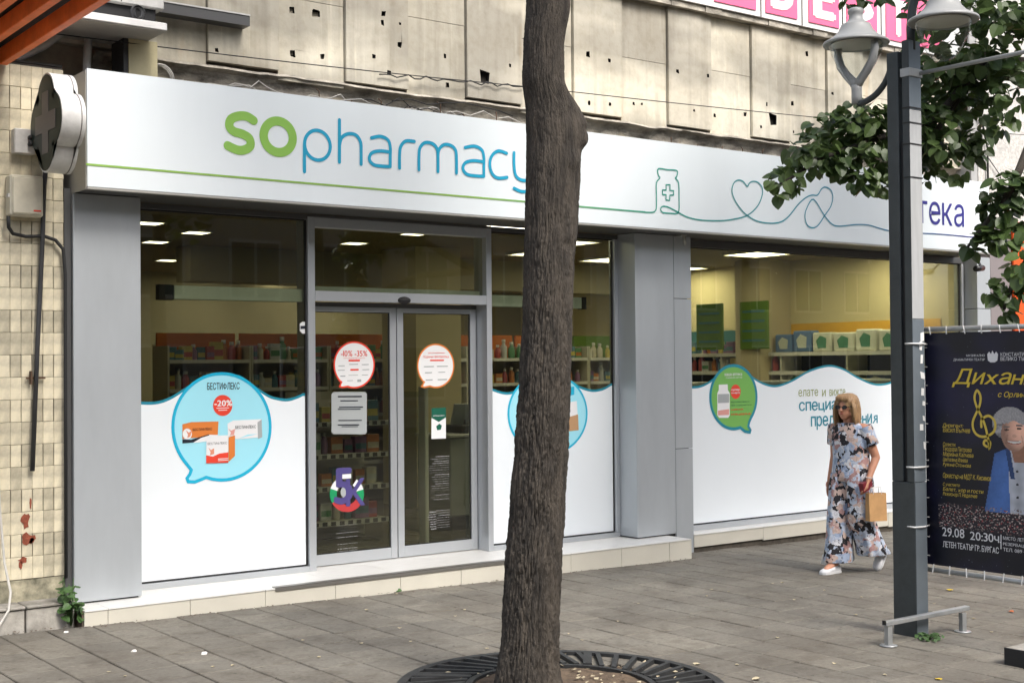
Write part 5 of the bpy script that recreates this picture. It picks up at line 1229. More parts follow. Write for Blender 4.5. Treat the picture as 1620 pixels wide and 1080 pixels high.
# --- main trunk
TRK = [(-.12,1.285,.178),(.05,1.312,.164),(.35,1.335,.157),(.65,1.357,.155),(1.0,1.393,.152),(1.32,1.43,.149),(1.66,1.457,.143),(2.0,1.483,.138),(2.3,1.500,.141),(2.55,1.522,.148),(2.8,1.538,.150),(3.0,1.545,.150),(3.15,1.53,.140),(3.33,1.48,.118),(3.5,1.486,.114),(3.75,1.52,.122),(4.1,1.56,.128),(4.6,1.58,.125)]
def trk(z):
    for (a, b_) in zip(TRK[:-1], TRK[1:]):
        if a[0] <= z <= b_[0]:
            t = (z-a[0])/(b_[0]-a[0]); t = t*t*(3-2*t); return a[1]+(b_[1]-a[1])*t, a[2]+(b_[2]-a[2])*t
    return TRK[-1][1:]
TY = -3.2
tree = thing('street_tree', 'dark rough barked tree trunk rising from the round iron grate', 'tree', (1.31, TY, gz(1.31)))
mb = MB(); NA, NZ = 240, 640
vr = Vector((CR.x, CR.y, 0)).normalized()
for j in range(NZ+1):
    z = -.12+4.72*j/NZ; cx_, r0 = trk(z)
    for i in range(NA):
        a = 2*math.pi*i/NA; dx, dy = math.cos(a), math.sin(a)
        # long vertical furrows that wander and split
        wv_ = noise.noise(Vector((dx*3, dy*3, z*1.6)))*.05
        ca, sa = math.cos(a+wv_), math.sin(a+wv_)
        f1_ = noise.noise(Vector((ca*10, sa*10, z*5.0)))
        f2_ = noise.noise(Vector((ca*17, sa*17, z*8+9)))
        f4_ = noise.noise(Vector((ca*6, sa*6, z*22+3)))
        f3_ = noise.noise(Vector((dx*30, dy*30, z*34)))
        up = min(1, max(.45, (3.9-z)/2.4))
        d = up*(-.014*max(0, 1-abs(f1_)*6.0)-.010*max(0, 1-abs(f2_)*5.5)-.007*max(0, 1-abs(f4_)*6)*(f1_ > .12)+.005*f3_)+.005*noise.noise(Vector((dx*3,dy*3,z*2)))
        # knot on the right with a branch scar
        side = dx*vr.x+dy*vr.y
        k = math.exp(-((z-3.075)/.10)**2)*max(0, side)**6*.052
        k += math.exp(-((z-2.98)/.03)**2)*max(0, side)**10*.018-math.exp(-((z-3.05)/.018)**2)*max(0, side)**14*.012
        k += math.exp(-((z-2.86)/.05)**2)*max(0, (dx*.25-dy*.97))**12*.02 - math.exp(-((z-2.40)/.03)**2)*max(0, (dx*.1-dy*.99))**24*.012
        fl = .03*math.exp(-max(0, z+.02)/.10)*(1+.5*math.sin(a*5))
        rr = r0+d+k+fl
        mb.v.append((cx_+rr*dx, TY+rr*dy+.02*(z-2)*.5, z))
for j in range(NZ):
    for i in range(NA): mb.f.append((j*NA+i, j*NA+(i+1) % NA, (j+1)*NA+(i+1) % NA, (j+1)*NA+i)); mb.m.append(0); mb.smooth.append(True)
mb.build('trunk', 'bark', tree)
rb = random.Random(2)
def limbs(par, top, n, spread, rise, r0, m='bark'):
    tips = []
    for k in range(n):
        a = 2*math.pi*k/n+rb.uniform(-.3,.3); p = Vector(top); pts = [p.copy()]; L_ = spread*rb.uniform(.7,1.1); h_ = rise*rb.uniform(.7,1.2)
        for i in range(1, 7):
            t = i/6; pts.append(Vector(top)+Vector((math.cos(a)*L_*t**1.1, math.sin(a)*L_*t**1.1, h_*t**.8))+Vector((rb.uniform(-.08,.08), rb.uniform(-.08,.08), 0)))
        MB().tube(pts, [r0*(1-.14*i) for i in range(7)], 8).build('branch', m, par); tips += pts[2:]
    return tips
LEAF_OUT = [(0,0),(.30,-.06),(.50,.12),(.55,.38),(.44,.66),(.22,.90),(0,1.06),(-.22,.90),(-.44,.66),(-.55,.38),(-.50,.12),(-.30,-.06)]
def leaf_geo():
    V = []; F = []
    for (x, y) in LEAF_OUT: V.append((x*.9, y-.0, .16*abs(x)-.10*y*y))
    V.append((0, .35, -.02)); V.append((0, .7, -.06))
    n = len(LEAF_OUT)
    for i in range(n):
        j = (i+1) % n; c = 12 if (V[i][1]+V[j][1])/2 < .55 else 13
        F.append((i, j, c))
    F += [(3,4,13),(3,13,12),(9,12,13),(9,13,8)]
    return V, F
LV, LF = leaf_geo()
# drop the doubled fan triangles that meet at both midrib points
LF = [f for f in LF[:12]]+[(12,3,13),(12,13,9)]
LF = [(i, (i+1) % 12, 12) if ((i in (0,1,2)) or i in (9,10,11)) else (i, (i+1) % 12, 13) for i in range(12)]+[(12,3,13),(12,13,9)]
def leaf_frame(nrm, tip, roll=0):
    n_ = nrm.normalized(); t_ = (tip-n_*tip.dot(n_)).normalized(); s_ = t_.cross(n_)
    return s_, t_, n_
def add_leaf(mb, p, s_, t_, n_, sz):
    mb.add([p+(s_*v[0]+t_*v[1]+n_*v[2])*sz for v in LV], LF)
def crown(par, c, rad, n, sz, rng, m='leaf', nm='crown', lo=-.5):
    mb = MB(); c = Vector(c); clumps = []
    for k in range(max(8, n//60)):
        while True:
            d = Vector((rng.uniform(-1,1), rng.uniform(-1,1), rng.uniform(lo,1)))
            if .35 < d.length < 1: break
        clumps.append(c+Vector((d.x*rad[0], d.y*rad[1], d.z*rad[2])))
    for k in range(n):
        q = rng.choice(clumps); d = Vector((rng.gauss(0,1), rng.gauss(0,1), rng.gauss(0,.7)))*min(rad)*.17; p = q+d
        nrm = Vector((rng.gauss(0,.6), rng.gauss(0,.6), 1)); tip = Vector((rng.gauss(0,1), rng.gauss(0,1), -.5))
        add_leaf(mb, p, *leaf_frame(nrm, tip), sz*rng.uniform(.7,1.25))
    return mb.build(nm, m, par, kind='stuff')
rk = random.Random(77)
limbs(tree, (1.58, TY+.03, 4.55), 5, 1.9, 1.7, .07)
crown(tree, (1.2, -3.5, 6.8), (2.4, 2.3, 1.4), 1000, .20, rk)
# --- right-hand tree whose branches hang into the picture
t2 = thing('leafy_tree', 'broad leaved tree reaching in from the right behind the lamp', 'tree', (7.0, -3.9, gz(7)))
base = Vector((7.0, -3.9, gz(7)-.1)); pts = [base, base+Vector((.02,0,.8)), base+Vector((-.02,.03,1.8)), base+Vector((.0,.0,2.9)), base+Vector((-.05,.02,3.8))]
MB().tube(pts, [.17,.14,.13,.125,.11], 16).build('trunk', 'bark', t2)
fork = pts[-1]
# foliage masses: photo point, distance, half sizes in metres (across, up), number of leaves
MASS = [(1430,215,9.7,.46,.24,260),(1330,215,9.8,.30,.20,150),(1290,245,9.6,.22,.14,95),(1245,285,9.5,.12,.12,34),(1226,300,9.45,.06,.10,10),(1380,285,9.5,.20,.12,62),(1350,255,9.6,.22,.14,80),(1425,292,9.6,.08,.08,16),(1365,185,9.8,.26,.13,90),(1480,250,9.8,.26,.22,120),(1510,180,9.9,.36,.30,190),(1470,120,10.0,.30,.26,140),
        (1560,60,9.6,.42,.34,200),(1500,20,10.0,.34,.20,110),(1600,20,9.3,.30,.25,120),(1600,140,9.4,.16,.24,50),(1540,120,9.8,.30,.25,140),(1585,190,9.5,.10,.10,16),(1350,2,9.9,.10,.05,14),(1395,2,9.9,.05,.05,7),(1535,235,9.8,.12,.10,26),
        (1595,300,9.0,.16,.14,60),(1575,330,9.1,.12,.11,44),(1605,350,9.0,.12,.16,40),(1562,372,9.05,.09,.07,24),(1580,385,9.0,.10,.08,24),(1537,388,9.1,.05,.06,8),(1600,450,8.95,.10,.13,34),(1575,462,8.95,.07,.07,14),(1590,492,8.95,.06,.05,9),(1618,420,8.9,.08,.2,24)]
leaves = []; rf = random.Random(15)
for (x, y, d, hw, hh, n) in MASS:
    c = depth_pt(x, y, d)
    for k in range(int(n*.9)):
        while True:
            q = Vector((rf.uniform(-1,1), rf.uniform(-1,1), rf.uniform(-1,1)))
            if q.length < 1: break
        p = c+CR*(q.x*hw)+Vector((0,0,1))*(q.y*hh)+CF*(q.z*hw*.8)
        out = (CR*q.x+Vector((0,0,1))*q.y-CF*abs(q.z)*.5)
        nrm = Vector((0,0,1))*rf.uniform(.25,1.0)+out*.35+Vector((rf.gauss(0,.45), rf.gauss(0,.45), rf.gauss(0,.25)))-CF*rf.uniform(0,.7)
        tip = Vector((rf.gauss(0,.6), rf.gauss(0,.6), -.9))+out*.6
        leaves.append((p, nrm, tip, .088*rf.uniform(.6,1.2)))
leaves.sort(key=lambda l: (l[0]-CAM).dot(CF))
lm = MB(); lm.add(LV, LF); lmesh = lm.mesh('leaf', 'leaf'); restl = MB()
for k, (p, nrm, tip, sz) in enumerate(leaves):
    s_, t_, n_ = leaf_frame(nrm, tip)
    if k % 5 == 0 and k//5 < 300:
        o = bpy.data.objects.new('leaf', lmesh); COL.objects.link(o); o.parent = t2
        M_ = Matrix(((s_.x,t_.x,n_.x,0),(s_.y,t_.y,n_.y,0),(s_.z,t_.z,n_.z,0),(0,0,0,1)))@Matrix.Scale(sz,4); M_.translation = p-Vector(ORG[t2.name]); o.matrix_basis = M_
    else: add_leaf(restl, p, s_, t_, n_, sz)
restl.build('foliage', 'leaf', t2, kind='stuff')
def limb(pp, rr): MB().tube(pp, rr, 8).build('branch', 'bark', t2)
for ends in ([(1560,90,9.7),(1480,190,9.8),(1400,215,9.7),(1300,250,9.6),(1235,292,9.5)],[(1540,120,9.8),(1460,240,9.8),(1400,290,9.6)],[(1580,40,9.6),(1500,30,10)],[(1640,200,9.2),(1600,300,9.0),(1555,360,9.1),(1530,392,9.1)],[(1650,380,9.0),(1605,440,8.95),(1588,490,8.95)]):
    P = [depth_pt(*e) for e in ends]; st_ = fork if ends[0][1] < 150 else (fork+pts[2])/2+Vector((-.15,0,.35)); P = [st_, (st_+P[0])/2+Vector((0,0,.12))]+P
    limb(P, [.05*(1-.8*i/(len(P)-1)) for i in range(len(P))])
crown(t2, (7.3, -3.9, 5.9), (2.9, 2.3, 1.3), 2100, .20, rk, nm='crown')
limbs(t2, fork, 4, 1.5, 1.6, .06)
# --- trees and buildings on the other side of the street, which the panes mirror
mat('opp_wall', (.30,.27,.23), .9, var=.2, scale=.6); mat('opp_glass', (.03,.04,.05), .15); mat('opp_trim', (.45,.43,.40), .7)
for k, (x, y, s) in enumerate(((-9.2,-14.6,1.0),(1.5,-15.5,1.1),(6.8,-14.5,1.0),(12.0,-15.8,1.15),(17.6,-14.8,1.05),(24,-15.5,1.1),(12.6,-4.3,.9))):
    if k == 6: continue
    lab = ['leftmost tree across the street, behind the camera', 'first tree across the street, mirrored in the doors', 'second tree across the street', 'third tree across the street', 'fourth tree across the street', 'last tree across the street'][k]
    t = thing('roadside_tree', lab, 'tree', (x, y, gz(x)), 'street trees out of the picture')
    MB().tube([(x,y,gz(x)-.1),(x+.05,y,1.5),(x,y+.05,3.2),(x+.05,y,4.6)], [.2,.16,.14,.11], 12).build('trunk', 'bark', t)
    limbs(t, (x+.05,y,4.5), 4, 1.8*s, 1.5*s, .06); crown(t, (x, y, 5.9*s), (2.6*s, 2.4*s, 2.0*s), 1500 if k else 1400, .26, rk)
ob = thing('opposite_building', 'plain three storey building across the street', 'building', (12, -26, gz(12)))
MB().box((-25, -34, -.5), (45, -26, 13)).build('wall', 'opp_wall', ob)
for fl_ in range(4):
    for k in range(22):
        x = -23+k*3.05; z0 = .6+fl_*3.1
        w__ = MB().box((x, -25.995, z0), (x+1.7, -25.96, z0+1.8)).build('window', 'opp_trim', ob); MB().box((x+.1, -25.955, z0+.1), (x+.8, -25.94, z0+1.7)).box((x+.9, -25.955, z0+.1), (x+1.6, -25.94, z0+1.7)).build('pane', 'opp_glass', w__)
# ================================================================== people
mat('skin', lin((196,140,112)), .5, var=.10, scale=30); mat('hair_blond', lin((172,138,98)), .5, var=.45, scale=60, stretch=(3,3,.25), tint=lin((118,90,60))); mat('shoe_white', (.74,.74,.76), .5, var=.06, scale=20); mat('glasses_dark', (.012,.010,.010), .15); mat('lips', lin((165,80,75)), .4); mat('sole', (.62,.62,.62), .6)
mat('paper_kraft', lin((194,150,100)), .75, var=.15, scale=12); mat('purse_red', lin((120,35,45)), .35, var=.2, scale=15); mat('hem_white', (.74,.73,.71), .7)
m = mat('floral', (.4,.5,.6), .75); t = m.node_tree; N, L = t.nodes.new, t.links.new; b = t.nodes['Principled BSDF']
tc = N('ShaderNodeTexCoord'); nn_ = N('ShaderNodeTexNoise'); nn_.inputs['Scale'].default_value = 14; nn_.inputs['Detail'].default_value = 5; L(tc.outputs['Object'], nn_.inputs['Vector'])
mxv = N('ShaderNodeMixRGB'); mxv.inputs[0].default_value = .16; L(tc.outputs['Object'], mxv.inputs[1]); L(nn_.outputs['Color'], mxv.inputs[2])
vo = N('ShaderNodeTexVoronoi'); vo.inputs['Scale'].default_value = 24; L(mxv.outputs[0], vo.inputs['Vector'])
sp_ = N('ShaderNodeSeparateXYZ'); L(vo.outputs['Color'], sp_.inputs[0])
r = N('ShaderNodeValToRGB'); r.color_ramp.interpolation = 'CONSTANT'; L(sp_.outputs[0], r.inputs[0])
cs_ = [(0,lin((190,200,216))),(.25,lin((32,30,36))),(.45,lin((205,180,168))),(.60,lin((160,175,200))),(.74,lin((222,222,226))),(.88,lin((178,140,136)))]
r.color_ramp.elements[0].color = (*cs_[0][1],1); r.color_ramp.elements[1].position = cs_[1][0]; r.color_ramp.elements[1].color = (*cs_[1][1],1)
for p_, c_ in cs_[2:]: e = r.color_ramp.elements.new(p_); e.color = (*c_,1)
v2 = N('ShaderNodeTexVoronoi'); v2.inputs['Scale'].default_value = 46; L(mxv.outputs[0], v2.inputs['Vector']); s2_ = N('ShaderNodeSeparateXYZ'); L(v2.outputs['Color'], s2_.inputs[0])
r2 = N('ShaderNodeValToRGB'); r2.color_ramp.interpolation = 'CONSTANT'; r2.color_ramp.elements[0].color = (.75,.75,.78,1); r2.color_ramp.elements[1].position = .3; r2.color_ramp.elements[1].color = (1,1,1,1); L(s2_.outputs[1], r2.inputs[0])
mx_ = N('ShaderNodeMixRGB'); mx_.blend_type = 'MULTIPLY'; mx_.inputs[0].default_value = .8; L(r.outputs[0], mx_.inputs[1]); L(r2.outputs[0], mx_.inputs[2]); L(mx_.outputs[0], b.inputs['Base Color'])

def capsule(mb, a, b_, ra, rb_, n=14):
    a, b_ = Vector(a), Vector(b_); d = (b_-a); l = d.length; k = 4; pts = []; rs = []
    dn = d.normalized()
    for i in range(k+1):
        t = math.pi/2*i/k; pts.append(a-dn*ra*math.cos(t)); rs.append(max(.0008, ra*math.sin(t)))
    for i in range(k+1):
        t = math.pi/2*(1-i/k); pts.append(b_+dn*rb_*math.cos(t)); rs.append(max(.0008, rb_*math.sin(t)))
    mb.tube(pts, rs, n)
def remesh(mb, name, m, voxel, smooth_it=6):
    me = mb.mesh(name, m); o = bpy.data.objects.new('tmp', me); COL.objects.link(o)
    md = o.modifiers.new('r', 'REMESH'); md.mode = 'VOXEL'; md.voxel_size = voxel; md.use_smooth_shade = True
    ms = o.modifiers.new('s', 'SMOOTH'); ms.factor = .5; ms.iterations = smooth_it
    bpy.context.view_layer.update()
    out = bpy.data.meshes.new_from_object(o.evaluated_get(bpy.context.evaluated_depsgraph_get())); bpy.data.objects.remove(o)
    out.materials.clear(); out.materials.append(MATS[m])
    for p_ in out.polygons: p_.use_smooth = True
    return out
def hand(mb, w, d, pl, curl, s=1.):
    """palm from wrist w along d; pl = direction the palm faces; fingers of unequal length that curl"""
    w, d, pl = Vector(w), Vector(d).normalized(), Vector(pl).normalized(); sd_ = d.cross(pl).normalized()
    for k in (-1.2,-.4,.4,1.2): capsule(mb, w+sd_*k*.012*s, w+d*.075*s+sd_*k*.016*s, .013*s, .012*s, 8)
    for k, ln in ((-1.5,.060),(-.5,.072),(.5,.076),(1.5,.066)):
        p = w+d*.080*s+sd_*k*.0175*s; dd = d.copy(); r_ = .0088*s
        for j in range(3):
            dd = (dd+pl*curl*(.6+.25*j)).normalized(); q = p+dd*ln*s*(.45,.32,.23)[j]; capsule(mb, p, q, r_, r_*.9, 8); p = q; r_ *= .9
    p = w+d*.025*s+sd_*.030*s; q = p+(d*.6+sd_*.55+pl*.35).normalized()*.036*s; capsule(mb, p, q, .012*s, .010*s, 8); capsule(mb, q, q+(d*.8+pl*(.3+curl*.5)).normalized()*.030*s, .010*s, .008*s, 8)
def head_geo(mb, c, fwd, s=1.):
    """skull, jaw, nose, brow, lips, ears; fwd = where the face looks"""
    c = Vector(c); f = Vector(fwd).normalized(); u = Vector((0,0,1)); u = (u-f*u.dot(f)).normalized(); l = u.cross(f)
    def P(a, b2, c2): return c+(f*a+l*b2+u*c2)*s
    mb.ball(c+f*(-.012*s)+u*.022*s, (.080*s,.080*s,.088*s), 18, 12)
    for (a, b2, c2, r_) in ((.030,0,.0,.066),(.035,0,-.045,.055),(.045,0,-.075,.036),(.058,0,-.088,.020),(.02,.038,-.05,.034),(.02,-.038,-.05,.034),(.052,.030,-.022,.026),(.052,-.030,-.022,.026),(.062,0,.035,.030),(.050,.03,.03,.032),(.050,-.03,.03,.032),(.078,0,-.052,.016)): mb.ball(P(a,b2,c2), r_*s, 12, 8)
    capsule(mb, P(.082,0,.012), P(.102,0,-.024), .008*s, .012*s, 8); mb.ball(P(.094,.012,-.026), .009*s, 8, 6); mb.ball(P(.094,-.012,-.026), .009*s, 8, 6)
    for sg in (1,-1): mb.ball(P(-.005, .082*sg, -.005), (.016*s,.012*s,.028*s), 8, 6)
    return P
# ---- woman walking along the front (local: f forward = -x, l her left = -y, u up)
WB_ = Vector((6.22, -1.455, gz(6.22)))
def W(f, l, u): return WB_+Vector((-f, -l, u))
wom = thing('person', 'woman in floral top and wide trousers walking past the right window', 'person', WB_)
mb = MB()
HF = Vector((-1.0, -.12, -.03)).normalized()
HP = head_geo(mb, W(.055, .0, 1.435), HF, .98)
capsule(mb, W(.02,0,1.27), W(.045,0,1.38), .050, .047)
for a, b2, ra, rb_ in ((W(.01,0,1.20), W(.0,0,1.0), .105, .095), (W(.0,0,.98), W(0,0,.86), .105, .115), (W(.015,.14,1.245), W(.015,-.14,1.245), .055, .055)): capsule(mb, a, b2, ra, rb_)
RS, RE, RW = W(.015,-.165,1.245), W(-.02,-.205,1.0), W(.035,-.215,.79)
LS, LE, LW = W(.015,.165,1.245), W(-.055,.215,1.005), W(.06,.225,.825)
for a, b2, ra, rb_ in ((RS,RE,.046,.036),(RE,RW,.036,.024),(LS,LE,.046,.036),(LE,LW,.036,.024)): capsule(mb, a, b2, ra, rb_)
hand(mb, RW, Vector((-.12,.05,-1)), Vector((0,-1,0)), .25)
hand(mb, LW, Vector((-.35,-.02,-.9)), Vector((-.5,.8,-.2)), .85)
RA, LA = W(.155,-.075,.085), W(-.30,.075,.155)
RK, LK = W(.11,-.085,.45), W(.0,.085,.43)
for a, b2, ra, rb_ in ((W(.02,-.085,.82),RK,.085,.055),(RK,RA,.054,.036),(W(0,.085,.82),LK,.085,.055),(LK,LA,.054,.036)): capsule(mb, a, b2, ra, rb_)
capsule(mb, RA, W(.26,-.075,.045), .034, .028); capsule(mb, LA, W(-.245,.075,.045), .034, .028)
me = remesh(mb, 'body', 'skin', .0065, 4)
for v in me.vertices: v.co = v.co-WB_
bo = bpy.data.objects.new('body', me); COL.objects.link(bo); bo.parent = wom; ORG[bo.name] = tuple(WB_)
# clothes
def ering(c, rf_, rl_, n=40, ph=0, wob=0, seed=0, tilt=0):
    out = []
    for i in range(n):
        a = 2*math.pi*i/n; k = 1+wob*(math.sin(a*7+seed)+.6*math.sin(a*11+seed*2.3)+.5*math.sin(a*4+seed*1.7))
        f, l, u = c; out.append(W(f+rf_*math.cos(a)*k, l+rl_*math.sin(a)*k, u+tilt*math.cos(a)))
    return out
mb = MB(); mb.sm = True
mb.loft([ering((.03,0,1.300), .060,.085), ering((.022,0,1.292), .082,.135), ering((.018,0,1.272), .092,.178), ering((.012,0,1.24), .108,.192), ering((.012,0,1.18), .122,.186,wob=.004), ering((.012,0,1.10), .126,.178,wob=.008), ering((.008,0,1.0), .120,.174,wob=.012,seed=.4), ering((.006,0,.92), .126,.182,wob=.016,seed=.7), ering((.006,0,.85), .136,.194,wob=.022,seed=1), ering((.006,0,.80), .142,.200,wob=.028,seed=1.2), ering((.006,0,.798), .134,.192,wob=.028,seed=1.2)], cap=False)
for S_, E_ in ((RS, RE), (LS, LE)):
    d = (E_-S_); d_ = d.normalized(); u_ = Vector((1,0,0)); u_ = (u_-d_*u_.dot(d_)).normalized(); w__ = d_.cross(u_)
    rings = [[S_+d*t+(u_*math.cos(2*math.pi*i/20)+w__*math.sin(2*math.pi*i/20))*r_*(1+.03*math.sin(3*i)) for i in range(20)] for t, r_ in ((-.12,.060),(.1,.066),(.35,.064),(.56,.066),(.565,.058))]
    mb.loft(rings, cap=False)
top = mb.build('blouse', 'floral', wom)
mb = MB(); mb.sm = True
def legloft(hip, knee, ank, l0, seed, bell):
    R = []
    for t, rf_, rl_ in ((0,.130,.105),(.12,.138,.108),(.3,.132,.104),(.5,.128,.102),(.7,.128,.104),(.85,.134,.108),(.985,bell,.112),(1.0,bell*.95,.107)):
        if t < .5: p = Vector(hip).lerp(Vector(knee), t/.5)
        else: p = Vector(knee).lerp(Vector(ank), (t-.5)/.5)
        R.append(ering((p.x, p.y, p.z), rf_, rl_, wob=.014+.055*t, seed=seed+t*.8, n=52))
    mb.loft(R, cap=False)
legloft((.01,-.075,.86), (.06,-.085,.47), (.085,-.085,.095), 0, .3, .150)
legloft((.0,.075,.86), (.0,.09,.47), (-.17,.085,.15), 0, 2.1, .165)
mb.build('trousers', 'floral', wom)
mb = MB(); mb.sm = True; mb.loft([ering((.125,-.130,.155), .07,.075, wob=.04), ering((.145,-.135,.075), .074,.078, wob=.05), ering((.145,-.135,.073), .068,.072, wob=.05)], cap=False); mb.build('underskirt_hem', 'hem_white', wom)
# hair: shoulder length, straight, with a fringe
mb = MB(); mb.sm = True
f = HF; l = Vector((0,0,1)).cross(f).normalized(); hc = W(.055,0,1.435)
def hp(a, b2, c2): return hc+f*a+l*b2+Vector((0,0,c2))
rings = []
for (z_, rf_, rl_, df, op) in ((.122,.004,.004,-.015,0),(.118,.045,.042,-.015,0),(.098,.082,.076,-.015,0),(.068,.101,.093,-.013,0.1),(.032,.106,.098,-.014,.55),(.0,.104,.100,-.020,1.0),(-.04,.094,.097,-.028,1.15),(-.09,.083,.097,-.034,1.22),(-.135,.074,.096,-.038,1.28),(-.165,.064,.088,-.040,1.3),(-.178,.050,.070,-.040,1.3)):
    rg_ = []
    for i in range(44):
        t = i/43; a = op*.62+(2*math.pi-2*op*.62)*t; k = 1+.022*math.sin(i*2.1+z_*9)+.02*math.sin(i*5.3+z_*4)
        rg_.append(hp(df+rf_*math.cos(a)*k, rl_*math.sin(a)*k, z_+(.008*math.sin(i*1.3) if z_ < -.15 else 0)))
    rings.append(rg_)
mb.loft(rings, close=False, cap=False)
# inner layer gives the shell thickness
hin = [[hc+(Vector(p)-hc)*.93 for p in rg_] for rg_ in rings]; mb.loft([r_[::-1] for r_ in hin], close=False, cap=False)
for i in range(9):   # fringe strands
    b2 = -.055+.11*i/8; pts = [hp(.055-.3*abs(b2), b2*.8, .108), hp(.088-.25*abs(b2), b2, .085), hp(.097-.30*abs(b2), b2*1.05, .058-.1*abs(b2))]; mb.tube(pts, [.010,.012,.005], 6)
for sg in (1,-1):
    for k in range(3): mb.tube([hp(.05-.012*k, sg*.078, .06), hp(.048-.014*k, sg*.096, -.01), hp(.04-.016*k, sg*.103, -.09), hp(.028-.018*k, sg*.098, -.165)], [.010,.014,.013,.006], 7)
rs_ = random.Random(6)
for i in range(70):
    a = rs_.uniform(.75, 5.5); q = rs_.uniform(.97,1.04); zb_ = rs_.uniform(-.20,-.13)
    mb.tube([hp(-.014+.098*math.cos(a)*q, .092*math.sin(a)*q, .05), hp(-.022+.100*math.cos(a)*q, .099*math.sin(a)*q, -.02), hp(-.034+.086*math.cos(a)*q, .098*math.sin(a)*q, -.09), hp(-.040+.068*math.cos(a)*q, .090*math.sin(a)*q, zb_)], [.003,.0045,.004,.0015], 5)
mb.build('hair', 'hair_blond', wom)
# glasses and lips
gl_ = MB()
for sg in (1,-1):
    pts = [hp(.093, sg*.034+.024*math.cos(a), .004+.018*math.sin(a)) for a in [2*math.pi*k/16 for k in range(16)]]; gl_.add([p_+f*(.004) for p_ in pts]+[p_-f*.004 for p_ in pts], [tuple(range(16)), tuple(range(31,15,-1))]+[(k, 16+k, 16+(k+1) % 16, (k+1) % 16) for k in range(16)])
    gl_.tube([hp(.092, sg*.058, .008), hp(.045, sg*.088, .008), hp(-.01, sg*.090, .004)], .003, 6)
gl_.tube([hp(.099, .012, .006), hp(.101,0,.009), hp(.099,-.012,.006)], .0028, 6); gl_.build('glasses', 'glasses_dark', wom)
MB().ball(hp(.0885, 0, -.052), (.008,.016,.006), 10, 6).build('lips', 'lips', wom)
# shoes
def shoe(heel, toe, up_, nm='shoe'):
    heel, toe, up_ = Vector(heel), Vector(toe), Vector(up_).normalized(); d = (toe-heel); L_ = d.length; d.normalize(); s_ = d.cross(up_).normalized(); up_ = s_.cross(d); R = []
    for t, w_, h_ in ((0,.020,.045),(.04,.032,.070),(.2,.036,.082),(.38,.036,.078),(.55,.041,.062),(.75,.044,.050),(.92,.036,.040),(1.0,.016,.024)):
        R.append([heel+d*L_*t+s_*w_*math.cos(a)+up_*(h_*.5+h_*.5*math.sin(a)*(1 if math.sin(a) > 0 else .9)) for a in [2*math.pi*i/18 for i in range(18)]])
    mb = MB(); mb.sm = True; mb.loft(R); o = mb.build(nm, 'shoe_white', wom)
    mb = MB(); R = []
    for t, w_ in ((0,.022),(.05,.036),(.25,.039),(.5,.042),(.75,.047),(.93,.038),(1.01,.018)): R.append((heel+d*L_*t, w_))
    V = []
    for c_, w_ in R: V += [c_-s_*w_, c_+s_*w_, c_+s_*w_+up_*.018, c_-s_*w_+up_*.018]
    F = []
    for i in range(len(R)-1): k = 4*i; F += [(k,k+1,k+5,k+4),(k+1,k+2,k+6,k+5),(k+2,k+3,k+7,k+6),(k+3,k,k+4,k+7)]
    F += [(3,2,1,0), tuple(4*(len(R)-1)+q for q in range(4))]; mb.add(V, F); mb.build('sole', 'sole', o)
shoe(W(.095,-.075,.004), W(.325,-.080,.004), (0,0,1)); shoe(W(-.345,.075,.165), W(-.225,.075,.002), (.55,0,.75))
# what she holds in her left hand
pu = thing('purse', 'dark red clutch purse in the hand of the walking woman', 'purse', LW+Vector((-.02,0,-.06)))
c = LW+Vector((-.02,.015,-.055)); MB().obox(c, (1,0,.25), (0,1,0), (-.25,0,1), .062, .022, .038).build('body', 'purse_red', pu); MB().obox(c+Vector((-.002,-.0235,.012)), (1,0,.25), (0,1,0), (-.25,0,1), .060, .0012, .020).build('flap', 'purse_red', pu)
bg_ = thing('paper_bag', 'brown kraft paper carrier bag hanging from the hand of the walking woman', 'bag', LW+Vector((.05,-.03,-.36)))
bc = LW+Vector((.05,-.035,-.235)); hw, hd, hh = .082, .038, .118
mb = MB(); q = [(-hw,-hd),(hw,-hd),(hw,hd),(-hw,hd)]
ax_ = Vector((.93,-.36,0)); ay_ = Vector((.36,.93,0))
V = [bc+ax_*x*1.0+ay_*y+Vector((0,0,-hh)) for x, y in q]+[bc+ax_*x*1.02+ay_*y*.72+Vector((0,0,hh)) for x, y in q]; mb.add(V, [(3,2,1,0),(0,1,5,4),(1,2,6,5),(2,3,7,6),(3,0,4,7)]); mb.build('bag_body', 'paper_kraft', bg_)
mb = MB()
for y in (-hd*.7, hd*.7):
    pts = [bc+ax_*(-.04)+ay_*y+Vector((0,0,hh-.01)), bc+ax_*(-.036)+ay_*y*.6+Vector((0,0,hh+.055)), LW+Vector((.0,0,-.085)), bc+ax_*(.036)+ay_*y*.6+Vector((0,0,hh+.055)), bc+ax_*.04+ay_*y+Vector((0,0,hh-.01))]; MB().tube(pts, .0035, 6).build('handle', 'hem_white', bg_)
br = MB().tube([LW+Vector((.027*math.cos(a), .025*math.sin(a), .018+.004*math.sin(a))) for a in [2*math.pi*k/16 for k in range(17)]], .003, 6).build('bracelet', 'hem_white', wom)
